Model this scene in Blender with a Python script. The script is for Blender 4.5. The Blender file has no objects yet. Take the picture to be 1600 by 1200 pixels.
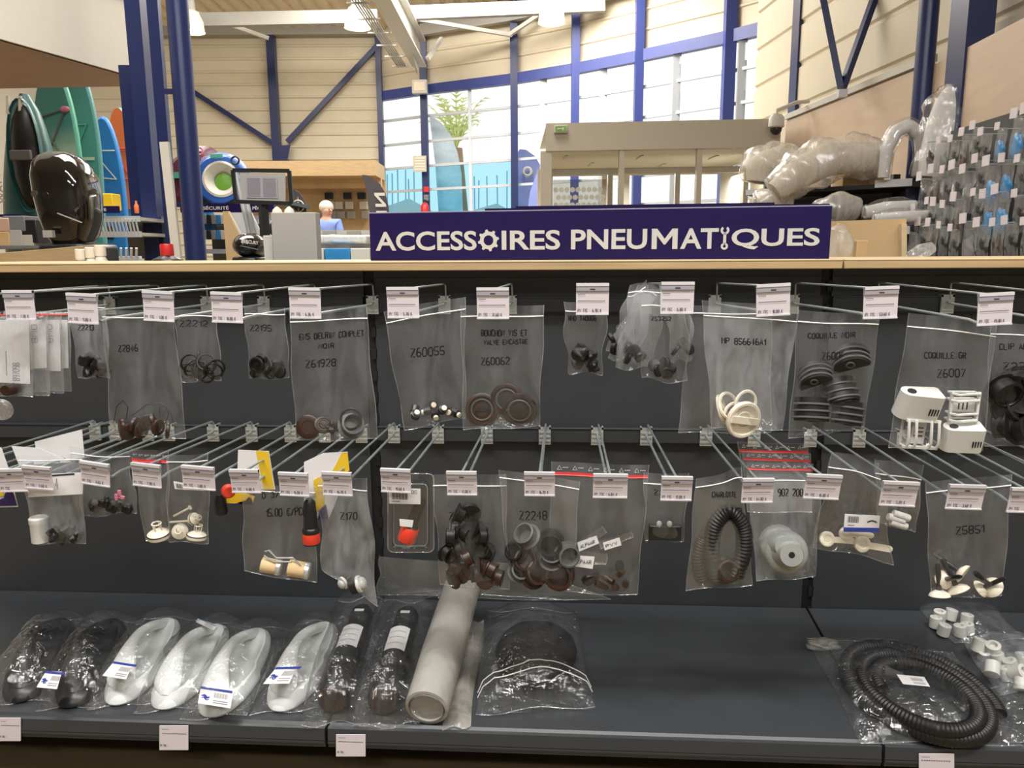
import bpy, bmesh, math, random
import numpy as np
from mathutils import Vector, Matrix, Euler
random.seed(7)
SC = bpy.context.scene
COL = SC.collection
rnd = random.uniform
# ------------------------------------------------------------------ camera
EYE = 1.00
PITCH, YAW, ROLL, FPX = .1696, .0626, .0060, 1200.0
_fw = Vector((-math.sin(YAW)*math.cos(PITCH), math.cos(YAW)*math.cos(PITCH), -math.sin(PITCH)))
_r0 = Vector((math.cos(YAW), math.sin(YAW), 0)); _u0 = _r0.cross(_fw)
_rt = math.cos(ROLL)*_r0 - math.sin(ROLL)*_u0
_up = math.sin(ROLL)*_r0 + math.cos(ROLL)*_u0
cam_data = bpy.data.cameras.new('camera'); cam_data.sensor_width = 36; cam_data.lens = 36*FPX/1600
cam_data.clip_start = .02; cam_data.clip_end = 300
cam = bpy.data.objects.new('camera', cam_data); COL.objects.link(cam)
CAM = Vector((0, 0, EYE))
M = Matrix((( _rt.x, _up.x, -_fw.x, 0), (_rt.y, _up.y, -_fw.y, 0), (_rt.z, _up.z, -_fw.z, EYE), (0, 0, 0, 1)))
cam.matrix_world = M
SC.camera = cam
# ------------------------------------------------------------------ light and exposure
SC.view_settings.view_transform = 'Standard'; SC.view_settings.look = 'None'
SC.view_settings.exposure = -0.20; SC.view_settings.gamma = 1.0; SC.view_settings.use_curve_mapping = False
try:
    SC.cycles.transparent_max_bounces = 32; SC.cycles.max_bounces = 8
except Exception: pass
W = bpy.data.worlds.new('daylight'); SC.world = W; W.use_nodes = True
W.node_tree.nodes['Background'].inputs[0].default_value = (1.0, .985, .96, 1)
W.node_tree.nodes['Background'].inputs[1].default_value = 1.45
def area(name, loc, aim, sx, sy, power, col=(1, .96, .9)):
    l = bpy.data.lights.new(name, 'AREA'); l.shape = 'RECTANGLE'; l.size = sx; l.size_y = sy; l.energy = power; l.color = col
    o = bpy.data.objects.new(name, l); COL.objects.link(o); o.location = loc
    o.rotation_euler = (Vector(aim)-Vector(loc)).to_track_quat('-Z', 'Y').to_euler(); return o
for lx, ly, en in ((-1.5, -.15, 92), (.2, -.35, 92), (1.9, -.15, 92), (-.9, -3.0, 50), (1.6, -3.0, 50)):  # unseen lamps added overhead to light the goods and give the film highlights
    area('aisle_fill_light', (lx, ly, 4.0), (lx*.7, .7 if ly > -2 else ly+1.0, .0), 1.5, .14, en, (1, .985, .97))
area('hall_fill_light', (-1.5, 11.3, 5.2), (-1.5, 11.6, 0), 5.0, 2.4, 680)  # added lamp that brightens the far hall and back wall
area('hall_fill_light', (-5.0, 8.6, 5.2), (-5.0, 9.6, 0), 3.0, 1.6, 330)  # added to brighten the paddle boards and the left of the hall
area('hall_fill_light', (-1.8, 4.6, 5.5), (-2.2, 4.9, 0), 5.0, 2.6, 260).data.spread = math.radians(105)  # added fill over the middle of the hall, narrowed by its spread
area('strip_light', (1.25, 8.75, 1.82), (1.25, 8.75, 0), 1.9, .5, 60)  # added lamp whose bounce brightens the vestibule ceiling
# ------------------------------------------------------------------ pixel helpers (rays of the 1600x1200 frame meeting real planes)
def ray(px, py): return _fw + _rt*((px-800)/FPX) - _up*((py-600)/FPX)
def P(px, py, Y): r = ray(px, py); return CAM + r*(Y/r.y)
def PZ(px, py, z): r = ray(px, py); return CAM + r*((z-EYE)/r.z)
def PD(px, py, d): return CAM + ray(px, py)*d
YB, YF = 1.704, 1.268                      # back panel and shelf lip
SZB, SZF = EYE-.815, EYE-.862              # base shelf height at back and lip
SN = Vector((0, -(SZB-SZF), (YB-YF))).normalized()
def S(px, py, h=0.0):                      # point over the sloping base shelf
    r = ray(px, py); o = Vector((0, YF, SZF)) + SN*h
    return CAM + r*((o-CAM).dot(SN)/r.dot(SN))
# ------------------------------------------------------------------ materials
MATS = {}
def mat(name, col, rough=.5, metal=0, noise=.0, scale=20, bump=0, bscale=60, spec=.5, emit=0, coat=0, stretch=None):
    m = bpy.data.materials.new(name); m.use_nodes = True; nt = m.node_tree; b = nt.nodes['Principled BSDF']
    b.inputs['Roughness'].default_value = rough; b.inputs['Metallic'].default_value = metal
    b.inputs['Specular IOR Level'].default_value = spec; b.inputs['Coat Weight'].default_value = coat
    b.inputs['Base Color'].default_value = (*col, 1)
    if emit: b.inputs['Emission Color'].default_value = (*col, 1); b.inputs['Emission Strength'].default_value = emit
    tc = nt.nodes.new('ShaderNodeTexCoord'); mp = nt.nodes.new('ShaderNodeMapping'); nt.links.new(tc.outputs['Object'], mp.inputs[0])
    if stretch: mp.inputs['Scale'].default_value = stretch
    n = nt.nodes.new('ShaderNodeTexNoise'); n.inputs['Scale'].default_value = scale; n.inputs['Detail'].default_value = 4
    nt.links.new(mp.outputs[0], n.inputs['Vector'])
    if noise:
        mx = nt.nodes.new('ShaderNodeMix'); mx.data_type = 'RGBA'
        nt.links.new(n.outputs['Fac'], mx.inputs[0])
        mx.inputs[6].default_value = (*[c*(1-noise) for c in col], 1); mx.inputs[7].default_value = (*[min(1, c*(1+noise)) for c in col], 1)
        nt.links.new(mx.outputs[2], b.inputs['Base Color'])
    if bump:
        n2 = nt.nodes.new('ShaderNodeTexNoise'); n2.inputs['Scale'].default_value = bscale; nt.links.new(mp.outputs[0], n2.inputs['Vector'])
        bp = nt.nodes.new('ShaderNodeBump'); bp.inputs['Strength'].default_value = bump; bp.inputs['Distance'].default_value = .01
        nt.links.new(n2.outputs['Fac'], bp.inputs['Height']); nt.links.new(bp.outputs[0], b.inputs['Normal'])
    MATS[name] = m; return m
def schlick(nt, f0, k):
    """reflectance of a thin clear sheet, the same from both faces"""
    g = nt.nodes.new('ShaderNodeNewGeometry'); d = nt.nodes.new('ShaderNodeVectorMath'); d.operation = 'DOT_PRODUCT'
    nt.links.new(g.outputs['Incoming'], d.inputs[0]); nt.links.new(g.outputs['Normal'], d.inputs[1])
    ops = (('ABSOLUTE', None), ('SUBTRACT', 1.0), ('POWER', 5.0), ('MULTIPLY_ADD', k)); last = d.outputs['Value']
    for op, v in ops:
        m = nt.nodes.new('ShaderNodeMath'); m.operation = op; m.use_clamp = True
        if op == 'SUBTRACT': m.inputs[0].default_value = 1.0; nt.links.new(last, m.inputs[1])
        else:
            nt.links.new(last, m.inputs[0])
            if v is not None: m.inputs[1].default_value = v
            if op == 'MULTIPLY_ADD': m.inputs[2].default_value = f0
        last = m.outputs[0]
    return last
def film(name, clear, haze=(.70, .73, .76), gloss=.12, rough=.12, scale=18, bump=.5, tint=(1, 1, 1)):
    """clear plastic film: mostly see-through, a little milky, glossy and crinkled"""
    m = bpy.data.materials.new(name); m.use_nodes = True; nt = m.node_tree; nt.nodes.clear()
    out = nt.nodes.new('ShaderNodeOutputMaterial'); tr = nt.nodes.new('ShaderNodeBsdfTransparent'); tr.inputs[0].default_value = (*tint, 1)
    df = nt.nodes.new('ShaderNodeBsdfDiffuse'); df.inputs[0].default_value = (*haze, 1)
    tl = nt.nodes.new('ShaderNodeBsdfTranslucent'); tl.inputs[0].default_value = (*haze, 1)
    gl = nt.nodes.new('ShaderNodeBsdfGlossy'); gl.inputs[1].default_value = rough
    tc = nt.nodes.new('ShaderNodeTexCoord'); mp = nt.nodes.new('ShaderNodeMapping'); mp.inputs['Scale'].default_value = (1.5, 1.5, .5)
    nt.links.new(tc.outputs['Object'], mp.inputs[0])
    n = nt.nodes.new('ShaderNodeTexNoise'); n.inputs['Scale'].default_value = scale; n.inputs['Detail'].default_value = 3; n.inputs['Distortion'].default_value = .8
    nt.links.new(mp.outputs[0], n.inputs['Vector'])
    bp = nt.nodes.new('ShaderNodeBump'); bp.inputs['Strength'].default_value = bump; bp.inputs['Distance'].default_value = .012
    nt.links.new(n.outputs['Fac'], bp.inputs['Height']); nt.links.new(bp.outputs[0], gl.inputs['Normal'])
    a = nt.nodes.new('ShaderNodeMixShader'); a.inputs[0].default_value = .35; nt.links.new(df.outputs[0], a.inputs[1]); nt.links.new(tl.outputs[0], a.inputs[2])
    b = nt.nodes.new('ShaderNodeMixShader')
    mr = nt.nodes.new('ShaderNodeMapRange'); mr.inputs[1].default_value = .35; mr.inputs[2].default_value = .7
    mr.inputs[3].default_value = (1-clear)*.16; mr.inputs[4].default_value = min(1, (1-clear)*.85)
    nt.links.new(n.outputs['Fac'], mr.inputs[0])
    nt.links.new(mr.outputs[0], b.inputs[0]); nt.links.new(tr.outputs[0], b.inputs[1]); nt.links.new(a.outputs[0], b.inputs[2])
    c = nt.nodes.new('ShaderNodeMixShader')
    nt.links.new(schlick(nt, .04+gloss*.22, .8), c.inputs[0]); nt.links.new(b.outputs[0], c.inputs[1]); nt.links.new(gl.outputs[0], c.inputs[2])
    nt.links.new(c.outputs[0], out.inputs[0]); MATS[name] = m; return m
def pane(name, tint, refl=.08):
    m = bpy.data.materials.new(name); m.use_nodes = True; nt = m.node_tree; nt.nodes.clear()
    out = nt.nodes.new('ShaderNodeOutputMaterial'); tr = nt.nodes.new('ShaderNodeBsdfTransparent'); tr.inputs[0].default_value = (*tint, 1)
    gl = nt.nodes.new('ShaderNodeBsdfGlossy'); gl.inputs[1].default_value = .02; c = nt.nodes.new('ShaderNodeMixShader')
    nt.links.new(schlick(nt, refl*.4, .7), c.inputs[0]); nt.links.new(tr.outputs[0], c.inputs[1]); nt.links.new(gl.outputs[0], c.inputs[2]); nt.links.new(c.outputs[0], out.inputs[0])
    MATS[name] = m; return m
mat('panel', (.036, .039, .043), .42, noise=.12, scale=9, bump=.03, bscale=400)
mat('slot_black', (.006, .006, .007), .6)
mat('lip', (.041, .044, .048), .33, noise=.08)
mat('chrome', (.62, .65, .64), .25, .6, noise=.12, scale=60)
mat('zinc_wire', (.40, .45, .44), .36, .45, noise=.2, scale=50)
mat('brassy', (.45, .40, .28), .3, 1)
mat('oak', (.50, .345, .175), .5, noise=.28, scale=9, stretch=(.6, 8, 8))
mat('oak_top', (.62, .46, .26), .45, noise=.15, scale=9, stretch=(.6, 8, 8))
mat('navy_sign', (.012, .006, .060), .5, noise=.08, spec=.2)
mat('sign_white', (.54, .53, .49), .5, noise=.03)
mat('paper', (.72, .655, .68), .55, noise=.02)
mat('white_paper', (.78, .76, .75), .55, noise=.03)
mat('holder', (.40, .38, .42), .2, noise=.05)
mat('holder_edge', (.74, .71, .73), .2, noise=.02)
mat('ink', (.035, .033, .045), .5)
mat('soft_ink', (.28, .26, .28), .6)
mat('marker', (.008, .008, .012), .4)
mat('red_band', (.70, .06, .06), .4, noise=.05)
mat('zip', (.86, .85, .82), .3, noise=.05)
mat('black_plastic', (.012, .012, .013), .32, noise=.2)
mat('black_rubber', (.008, .0065, .006), .45, noise=.3)
mat('brown_rubber', (.034, .015, .008), .38, noise=.35, scale=40)
mat('grey_rubber', (.10, .10, .095), .5, noise=.15)
mat('white_plastic', (.68, .67, .62), .38, noise=.05)
mat('handle_white', (.72, .74, .72), .42, noise=.04, bump=.04, bscale=300)
mat('cream_plastic', (.78, .71, .57), .4, noise=.07)
mat('cork', (.70, .50, .27), .75, noise=.2, scale=200)
mat('orange_red', (.72, .05, .02), .4, noise=.08)
mat('yellow', (.80, .52, .02), .45, noise=.04)
mat('purple_card', (.03, .015, .10), .45)
mat('pink', (.70, .22, .33), .45)
mat('grey_cone', (.30, .31, .29), .35, noise=.12)
mat('jar_white', (.70, .69, .66), .4)
mat('blue_band', (.03, .05, .28), .45)
mat('roll_fabric', (.37, .355, .32), .5, noise=.14, scale=14, bump=.6, bscale=25)
mat('clear_plastic', (.45, .45, .42), .15)
film('film', .88, gloss=.10, rough=.14, bump=.8)
film('film_header', .76, gloss=.1)
film('film_milky', .66, gloss=.10, scale=30)
film('film_crisp', .93, gloss=.32, rough=.07, scale=24, bump=1.0)
film('film_grey', .66, gloss=.08, haze=(.42, .42, .38), scale=10)
film('film_wrap', .25, haze=(.84, .79, .70), gloss=.25, rough=.25, scale=9, bump=.6)
film('blister', .96, gloss=.4, rough=.06, bump=.15)
# ------------------------------------------------------------------ mesh builder
class MB:
    def __init__(s): s.v = []; s.f = []
    def add(s, vs, fs):
        o = len(s.v); s.v += [Vector(a) for a in vs]; s.f += [tuple(i+o for i in f) for f in fs]; return s
    def box(s, c, size, R=None):
        x, y, z = [a/2 for a in size]; c = Vector(c)
        vs = [Vector(p) for p in ((-x,-y,-z),(x,-y,-z),(x,y,-z),(-x,y,-z),(-x,-y,z),(x,-y,z),(x,y,z),(-x,y,z))]
        if R is not None: vs = [R @ v for v in vs]
        return s.add([c+v for v in vs], [(0,3,2,1),(4,5,6,7),(0,1,5,4),(1,2,6,5),(2,3,7,6),(3,0,4,7)])
    def hexa(s, a, b):                                   # two quads of 4 points, joined
        return s.add(list(a)+list(b), [(3,2,1,0),(4,5,6,7),(0,1,5,4),(1,2,6,5),(2,3,7,6),(3,0,4,7)])
    def tube(s, pts, r, n=8, cap=True, closed=False, sq=1.0):
        pts = [Vector(p) for p in pts]; L = len(pts); rs = r if isinstance(r, (list, tuple)) else [r]*L
        prev = None; rings = []
        for i, p in enumerate(pts):
            if closed: t = pts[(i+1) % L]-pts[i-1]
            else: t = pts[min(i+1, L-1)]-pts[max(i-1, 0)]
            if t.length < 1e-9: t = Vector((0, 0, 1))
            t.normalize()
            if prev is None:
                a = Vector((0, 0, 1)) if abs(t.z) < .9 else Vector((1, 0, 0))
                u = t.cross(a).normalized()
            else:
                u = prev-t*prev.dot(t)
                u = u.normalized() if u.length > 1e-6 else t.orthogonal().normalized()
            prev = u; w = t.cross(u)
            rings.append([p+(u*math.cos(2*math.pi*k/n)+w*sq*math.sin(2*math.pi*k/n))*rs[i] for k in range(n)])
        o = len(s.v)
        for rg in rings: s.v += rg
        m = L if closed else L-1
        for i in range(m):
            j = (i+1) % L
            for k in range(n): s.f.append((o+i*n+k, o+i*n+(k+1) % n, o+j*n+(k+1) % n, o+j*n+k))
        if cap and not closed:
            s.f.append(tuple(o+k for k in reversed(range(n)))); s.f.append(tuple(o+(L-1)*n+k for k in range(n)))
        return s
    def lathe(s, prof, o=(0, 0, 0), axis=(0, 0, 1), n=20, sx=1, sy=1, caps=True):
        o = Vector(o); ax = Vector(axis).normalized(); u = ax.orthogonal().normalized(); w = ax.cross(u); b = len(s.v)
        for r, h in prof:
            for k in range(n):
                a = 2*math.pi*k/n; s.v.append(o+ax*h+(u*math.cos(a)*sx+w*math.sin(a)*sy)*max(r, 1e-5))
        for i in range(len(prof)-1):
            for k in range(n): s.f.append((b+i*n+k, b+i*n+(k+1) % n, b+(i+1)*n+(k+1) % n, b+(i+1)*n+k))
        if caps: s.f.append(tuple(b+k for k in reversed(range(n)))); s.f.append(tuple(b+(len(prof)-1)*n+k for k in range(n)))
        return s
    def torus(s, o, R, r, axis=(0, 0, 1), n=20, m=8, sx=1, sy=1):
        ax = Vector(axis).normalized(); u = ax.orthogonal().normalized(); w = ax.cross(u)
        return s.tube([Vector(o)+(u*math.cos(2*math.pi*k/n)*sx+w*math.sin(2*math.pi*k/n)*sy)*R for k in range(n)], r, m, closed=True)
    def prism(s, poly, vec):
        n = len(poly); o = len(s.v); vec = Vector(vec); poly = [Vector(p) for p in poly]
        s.v += poly+[p+vec for p in poly]
        s.f.append(tuple(o+k for k in reversed(range(n)))); s.f.append(tuple(o+n+k for k in range(n)))
        for k in range(n): j = (k+1) % n; s.f.append((o+k, o+j, o+n+j, o+n+k))
        return s
    def bar(s, a, b, w, h, up=(0, 0, 1)):                # rectangular bar between two points
        a = Vector(a); b = Vector(b); t = (b-a).normalized(); x = t.cross(Vector(up))
        x = x.normalized() if x.length > 1e-6 else t.orthogonal().normalized(); z = x.cross(t)
        q = lambda p: [p-x*w/2-z*h/2, p+x*w/2-z*h/2, p+x*w/2+z*h/2, p-x*w/2+z*h/2]
        return s.hexa(q(a), q(b))
    def ribbon(s, pts, w, nrm=(0, -1, 0)):
        pts = [Vector(p) for p in pts]; nrm = Vector(nrm); o = len(s.v); L = len(pts)
        for i, p in enumerate(pts):
            t = pts[min(i+1, L-1)]-pts[max(i-1, 0)]
            x = t.cross(nrm); x = x.normalized() if x.length > 1e-9 else Vector((1, 0, 0))
            s.v += [p-x*w/2, p+x*w/2]
        for i in range(L-1): s.f.append((o+2*i, o+2*i+1, o+2*i+3, o+2*i+2))
        return s
    def grid(s, fn, nu, nv, closeu=False):
        o = len(s.v)
        for j in range(nv+1):
            for i in range(nu+1): s.v.append(Vector(fn(i/nu, j/nv)))
        for j in range(nv):
            for i in range(nu):
                a = o+j*(nu+1)+i; s.f.append((a, a+1, a+nu+2, a+nu+1))
        return s
    def ball(s, c, rx, ry=None, rz=None, n=14, m=8, R=None):
        ry = ry or rx; rz = rz or rx; c = Vector(c); o = len(s.v)
        for j in range(m+1):
            th = math.pi*j/m
            for k in range(n):
                a = 2*math.pi*k/n; p = Vector((rx*max(math.sin(th), 1e-3)*math.cos(a), ry*max(math.sin(th), 1e-3)*math.sin(a), rz*math.cos(th)))
                s.v.append(c+(R @ p if R is not None else p))
        for j in range(m):
            for k in range(n): s.f.append((o+j*n+k, o+(j+1)*n+k, o+(j+1)*n+(k+1) % n, o+j*n+(k+1) % n))
        return s
    def mesh(s, name, m, off=None, smooth=True, ang=.7):
        me = bpy.data.meshes.new(name); off = off or Vector((0, 0, 0))
        me.from_pydata([tuple(v-off) for v in s.v], [], s.f); me.update()
        if smooth:
            for p in me.polygons: p.use_smooth = True
            me.set_sharp_from_angle(angle=ang)
        me.materials.append(MATS[m] if isinstance(m, str) else m)
        return me
def rootloc(o):
    v = Vector((0, 0, 0))
    while o is not None: v = v+o.location; o = o.parent
    return v
def tag(o, label=None, cat=None, group=None, kind=None):
    if label: o['label'] = label
    if cat: o['category'] = cat
    if group: o['group'] = group
    if kind: o['kind'] = kind
    return o
def thing(name, label, cat, loc, group=None):
    o = bpy.data.objects.new(name, None); COL.objects.link(o); o.location = loc; o.empty_display_size = .02
    return tag(o, label, cat, group)
def obj(name, mb, m, parent=None, label=None, cat=None, group=None, kind=None, bevel=0, smooth=True, ang=.7):
    if parent is not None:
        me = mb.mesh(name, m, rootloc(parent), smooth, ang); o = bpy.data.objects.new(name, me); o.parent = parent
    else:
        n = len(mb.v); lo = Vector([min(v[i] for v in mb.v) for i in range(3)]); hi = Vector([max(v[i] for v in mb.v) for i in range(3)])
        c = (lo+hi)/2; c.z = lo.z
        me = mb.mesh(name, m, c, smooth, ang); o = bpy.data.objects.new(name, me); o.location = c
    COL.objects.link(o)
    if bevel:
        b = o.modifiers.new('bevel', 'BEVEL'); b.width = bevel; b.segments = 2; b.limit_method = 'ANGLE'
    return tag(o, label, cat, group, kind)
def struct(name, mb, m, **k): return obj(name, mb, m, kind='structure', **k)
# items: parts in local coordinates, meshes shared by all copies
ITEMS = {}
def item(kind, parts): ITEMS[kind] = [(n, mb.mesh(n, m), m) for n, mb, m in parts]
def place(kind, name, loc, rot, label, cat, group=None, scale=1.0):
    parts = ITEMS[kind]
    if len(parts) == 1: o = bpy.data.objects.new(name, parts[0][1])
    else: o = bpy.data.objects.new(name, None)
    COL.objects.link(o); o.location = loc; o.rotation_euler = rot
    o.scale = (scale,)*3
    if len(parts) > 1:
        for n, me, m in parts:
            c = bpy.data.objects.new(n, me); COL.objects.link(c); c.parent = o
    return tag(o, label, cat, group)
# ------------------------------------------------------------------ lettering
STROKES = {
 'A': '00 26 40,12 32', 'B': '00 06 36 45 44 33 03,33 42 41 30 00', 'C': '45 36 16 05 01 10 30 41', 'D': '00 06 26 44 42 20 00',
 'E': '46 06 00 40,03 33', 'F': '46 06 00,03 33', 'G': '45 36 16 05 01 10 30 41 43 23', 'H': '00 06,40 46,03 43', 'I': '20 26', 'J': '46 41 30 10 01',
 'K': '00 06,46 03 40', 'L': '06 00 40', 'M': '00 06 23 46 40', 'N': '00 06 40 46', 'O': '16 05 01 10 30 41 45 36 16', 'P': '00 06 36 45 44 33 03',
 'Q': '16 05 01 10 30 41 45 36 16,22 40', 'R': '00 06 36 45 44 33 03,23 40', 'S': '45 36 16 05 04 13 33 42 41 30 10 01', 'T': '06 46,26 20',
 'U': '06 01 10 30 41 46', 'V': '06 20 46', 'W': '06 10 24 30 46', 'X': '00 46,06 40', 'Y': '06 23 46,23 20', 'Z': '06 46 00 40,13 33',
 '0': '16 05 01 10 30 41 45 36 16', '1': '04 26 20', '2': '05 16 36 45 44 00 40', '3': '05 16 36 45 44 33 23,33 42 41 30 10 01', '4': '30 36 02 42',
 '5': '46 06 03 33 42 41 30 10 01', '6': '36 16 03 01 10 30 41 42 33 13 02', '7': '06 46 10', '8': '13 04 05 16 36 45 44 33 13 02 01 10 30 41 42 33',
 '9': '10 30 43 45 36 16 05 04 13 43', '/': '00 46', '.': '20 21', ',': '21 10', ':': '21 20,25 24', '-': '13 33', 'e': '02 42 34 14 03 01 10 30', 'c': '33 14 03 01 10 30',
 '€': '45 26 05 01 20 41,04 34,02 32', 'É': '45 05 00 40,03 33,26 37', ' ': ''}
def text_strokes(txt, h, track=1.35, slant=0.0, wob=0.0):
    """polylines of a line of lettering, x to the right and y up, baseline at 0, centred"""
    out = []; x = 0; k = h/6.0
    for ch in txt:
        w = 2 if ch in '.,:I1' else 4
        off = -1 if ch in '.,:I' else 0
        dy = rnd(-wob, wob)*h
        for st in STROKES.get(ch, '').split(','):
            pts = [(int(c[0])+off, int(c[1])) for c in st.split()]
            if len(pts) > 1: out.append([(x+k*.62*a+slant*k*b, k*b+dy) for a, b in pts])
        x += k*.62*(w+1.0)*track/1.35*1.15
    return [[(a-x/2, b) for a, b in st] for st in out], x
_tx = {}
def font_text(s, bold=0.0):
    if (s, bold) in _tx: return _tx[(s, bold)]
    c = bpy.data.curves.new('lettering', 'FONT'); c.body = s; c.size = 1; c.offset = bold; c.resolution_u = 4
    o = bpy.data.objects.new('lettering', c); COL.objects.link(o)
    dg = bpy.context.evaluated_depsgraph_get(); me = bpy.data.meshes.new_from_object(o.evaluated_get(dg))
    vs = [Vector(v.co) for v in me.vertices]; fs = [tuple(p.vertices) for p in me.polygons]
    bpy.data.objects.remove(o); bpy.data.curves.remove(c); bpy.data.meshes.remove(me)
    _tx[(s, bold)] = (vs, fs); return vs, fs
def letter(mb, s, o, ux, uy, w, h, bold=0.0):
    """fit text into a box w by h at origin o (lower left) with unit axes ux, uy"""
    vs, fs = font_text(s, bold); x0 = min(v.x for v in vs); x1 = max(v.x for v in vs); y0 = min(v.y for v in vs); y1 = max(v.y for v in vs)
    mb.add([o+ux*((v.x-x0)/(x1-x0)*w)+uy*((v.y-y0)/(y1-y0)*h) for v in vs], fs)
def crumple(seed):
    r = random.Random(seed); ph = [r.uniform(0, 6) for _ in range(8)]; m = MB().ball((0, 0, 0), 1, n=16, m=10)
    m.v = [v*(1+.22*math.sin(5*v.x+ph[0])*math.sin(4*v.y+ph[1])+.2*math.sin(6*v.z+ph[2]+3*v.x)) for v in m.v]; return m
# ================================================================== gondola: three bays, rails, sloping base shelves, oak top
X0 = -.4265
ZU, ZL = EYE-.113, EYE-.407                # the two hook rails
def bay(x0, x1, label, group, left_up):
    g = thing('gondola_shelf_unit', label, 'shelf', ((x0+x1)/2, YB, 0), group)
    e = .004
    m = MB(); m.box(((x0+x1)/2, YB+.012, (EYE-.02+EYE-.86)/2), (x1-x0-2*e-.016, .02, .84))
    for z in (EYE-.055,): m.box(((x0+x1)/2, YB+.0005, z), (x1-x0-.03, .004, .0012))
    obj('back_panel', m, 'panel', g)
    m = MB(); m.box(((x0+x1)/2, YF+.22, .047), (x1-x0-.01, .012, .094)); obj('kick_plate', m, 'panel', g); m = MB(); m.box(((x0+x1)/2, YB+.012, .07), (x1-x0-.03, .02, .14)); obj('lower_back_panel', m, 'panel', g)
    for z in (ZU, ZL):
        m = MB(); m.box(((x0+x1)/2, YB-.006, z), (x1-x0-.022, .014, .033)); m.box(((x0+x1)/2, YB-.0135, z+.0155), (x1-x0-.022, .004, .003))
        obj('hook_rail', m, 'panel', g, bevel=.001)
    # sloping shelf with rolled lip
    m = MB(); xa, xb = x0+.003, x1-.003
    prof = [(YB-.002, SZB), (YF+.012, SZF+.0015), (YF+.006, SZF-.004), (YF+.002, SZF+.001), (YF-.004, SZF-.001), (YF-.006, SZF-.024), (YF-.004, SZF-.026), (YF-.004, SZF-.038), (YF+.004, SZF-.041), (YF+.02, SZF-.041), (YF+.02, SZF-.02), (YB-.002, SZB-.02)]
    m.prism([(xa, y, z) for y, z in prof], (xb-xa, 0, 0)); m.f = [tuple(reversed(f)) for f in m.f]
    obj('base_shelf', m, 'lip', g, ang=.35)
    m = MB(); m.box(((x0+x1)/2, YF-.0062, SZF-.0275), (xb-xa, .002, .0035)); obj('lip_bead', m, 'lip', g)
    for xs in ([x0] if not left_up else [x0]):
        m = MB(); m.box((xs, YB+.016, .4805), (.03, .012, .961)); obj('upright', m, 'slot_black', g)
        for k in range(17): m = MB(); m.box((xs+.008, YB+.004, EYE-.075-k*.05), (.011, .004, .024)); obj('slot', m, 'slot_black', g, smooth=False)
    return g
bay(X0-1, X0, 'dark grey gondola bay carrying the white grab handles on its base shelf', None, 1)
bay(X0, X0+1, 'dark grey gondola bay carrying the rolled white fabric on its base shelf', None, 0)
bay(X0+1, X0+2, 'dark grey gondola bay carrying the coiled black hose on its base shelf', None, 0)
for a, b, lab in ((X0-1.1, X0+1.003, 'long oak board on top of the gondola below the purple sign'), (X0+1.006, X0+2.1, 'short oak board on top of the gondola right of the purple sign')):
    t = thing('oak_top_board', lab, 'board', ((a+b)/2, 1.8, EYE-.037), 'oak top boards')
    m = MB(); m.box(((a+b)/2, 1.885, EYE-.0285), (b-a, .52, .017)); obj('board_panel', m, 'oak', t, bevel=.002)
    m = MB(); m.box(((a+b)/2, 1.886, EYE-.0190), (b-a, .524, .004)); obj('top_laminate', m, 'oak_top', t, bevel=.0015)
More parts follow.
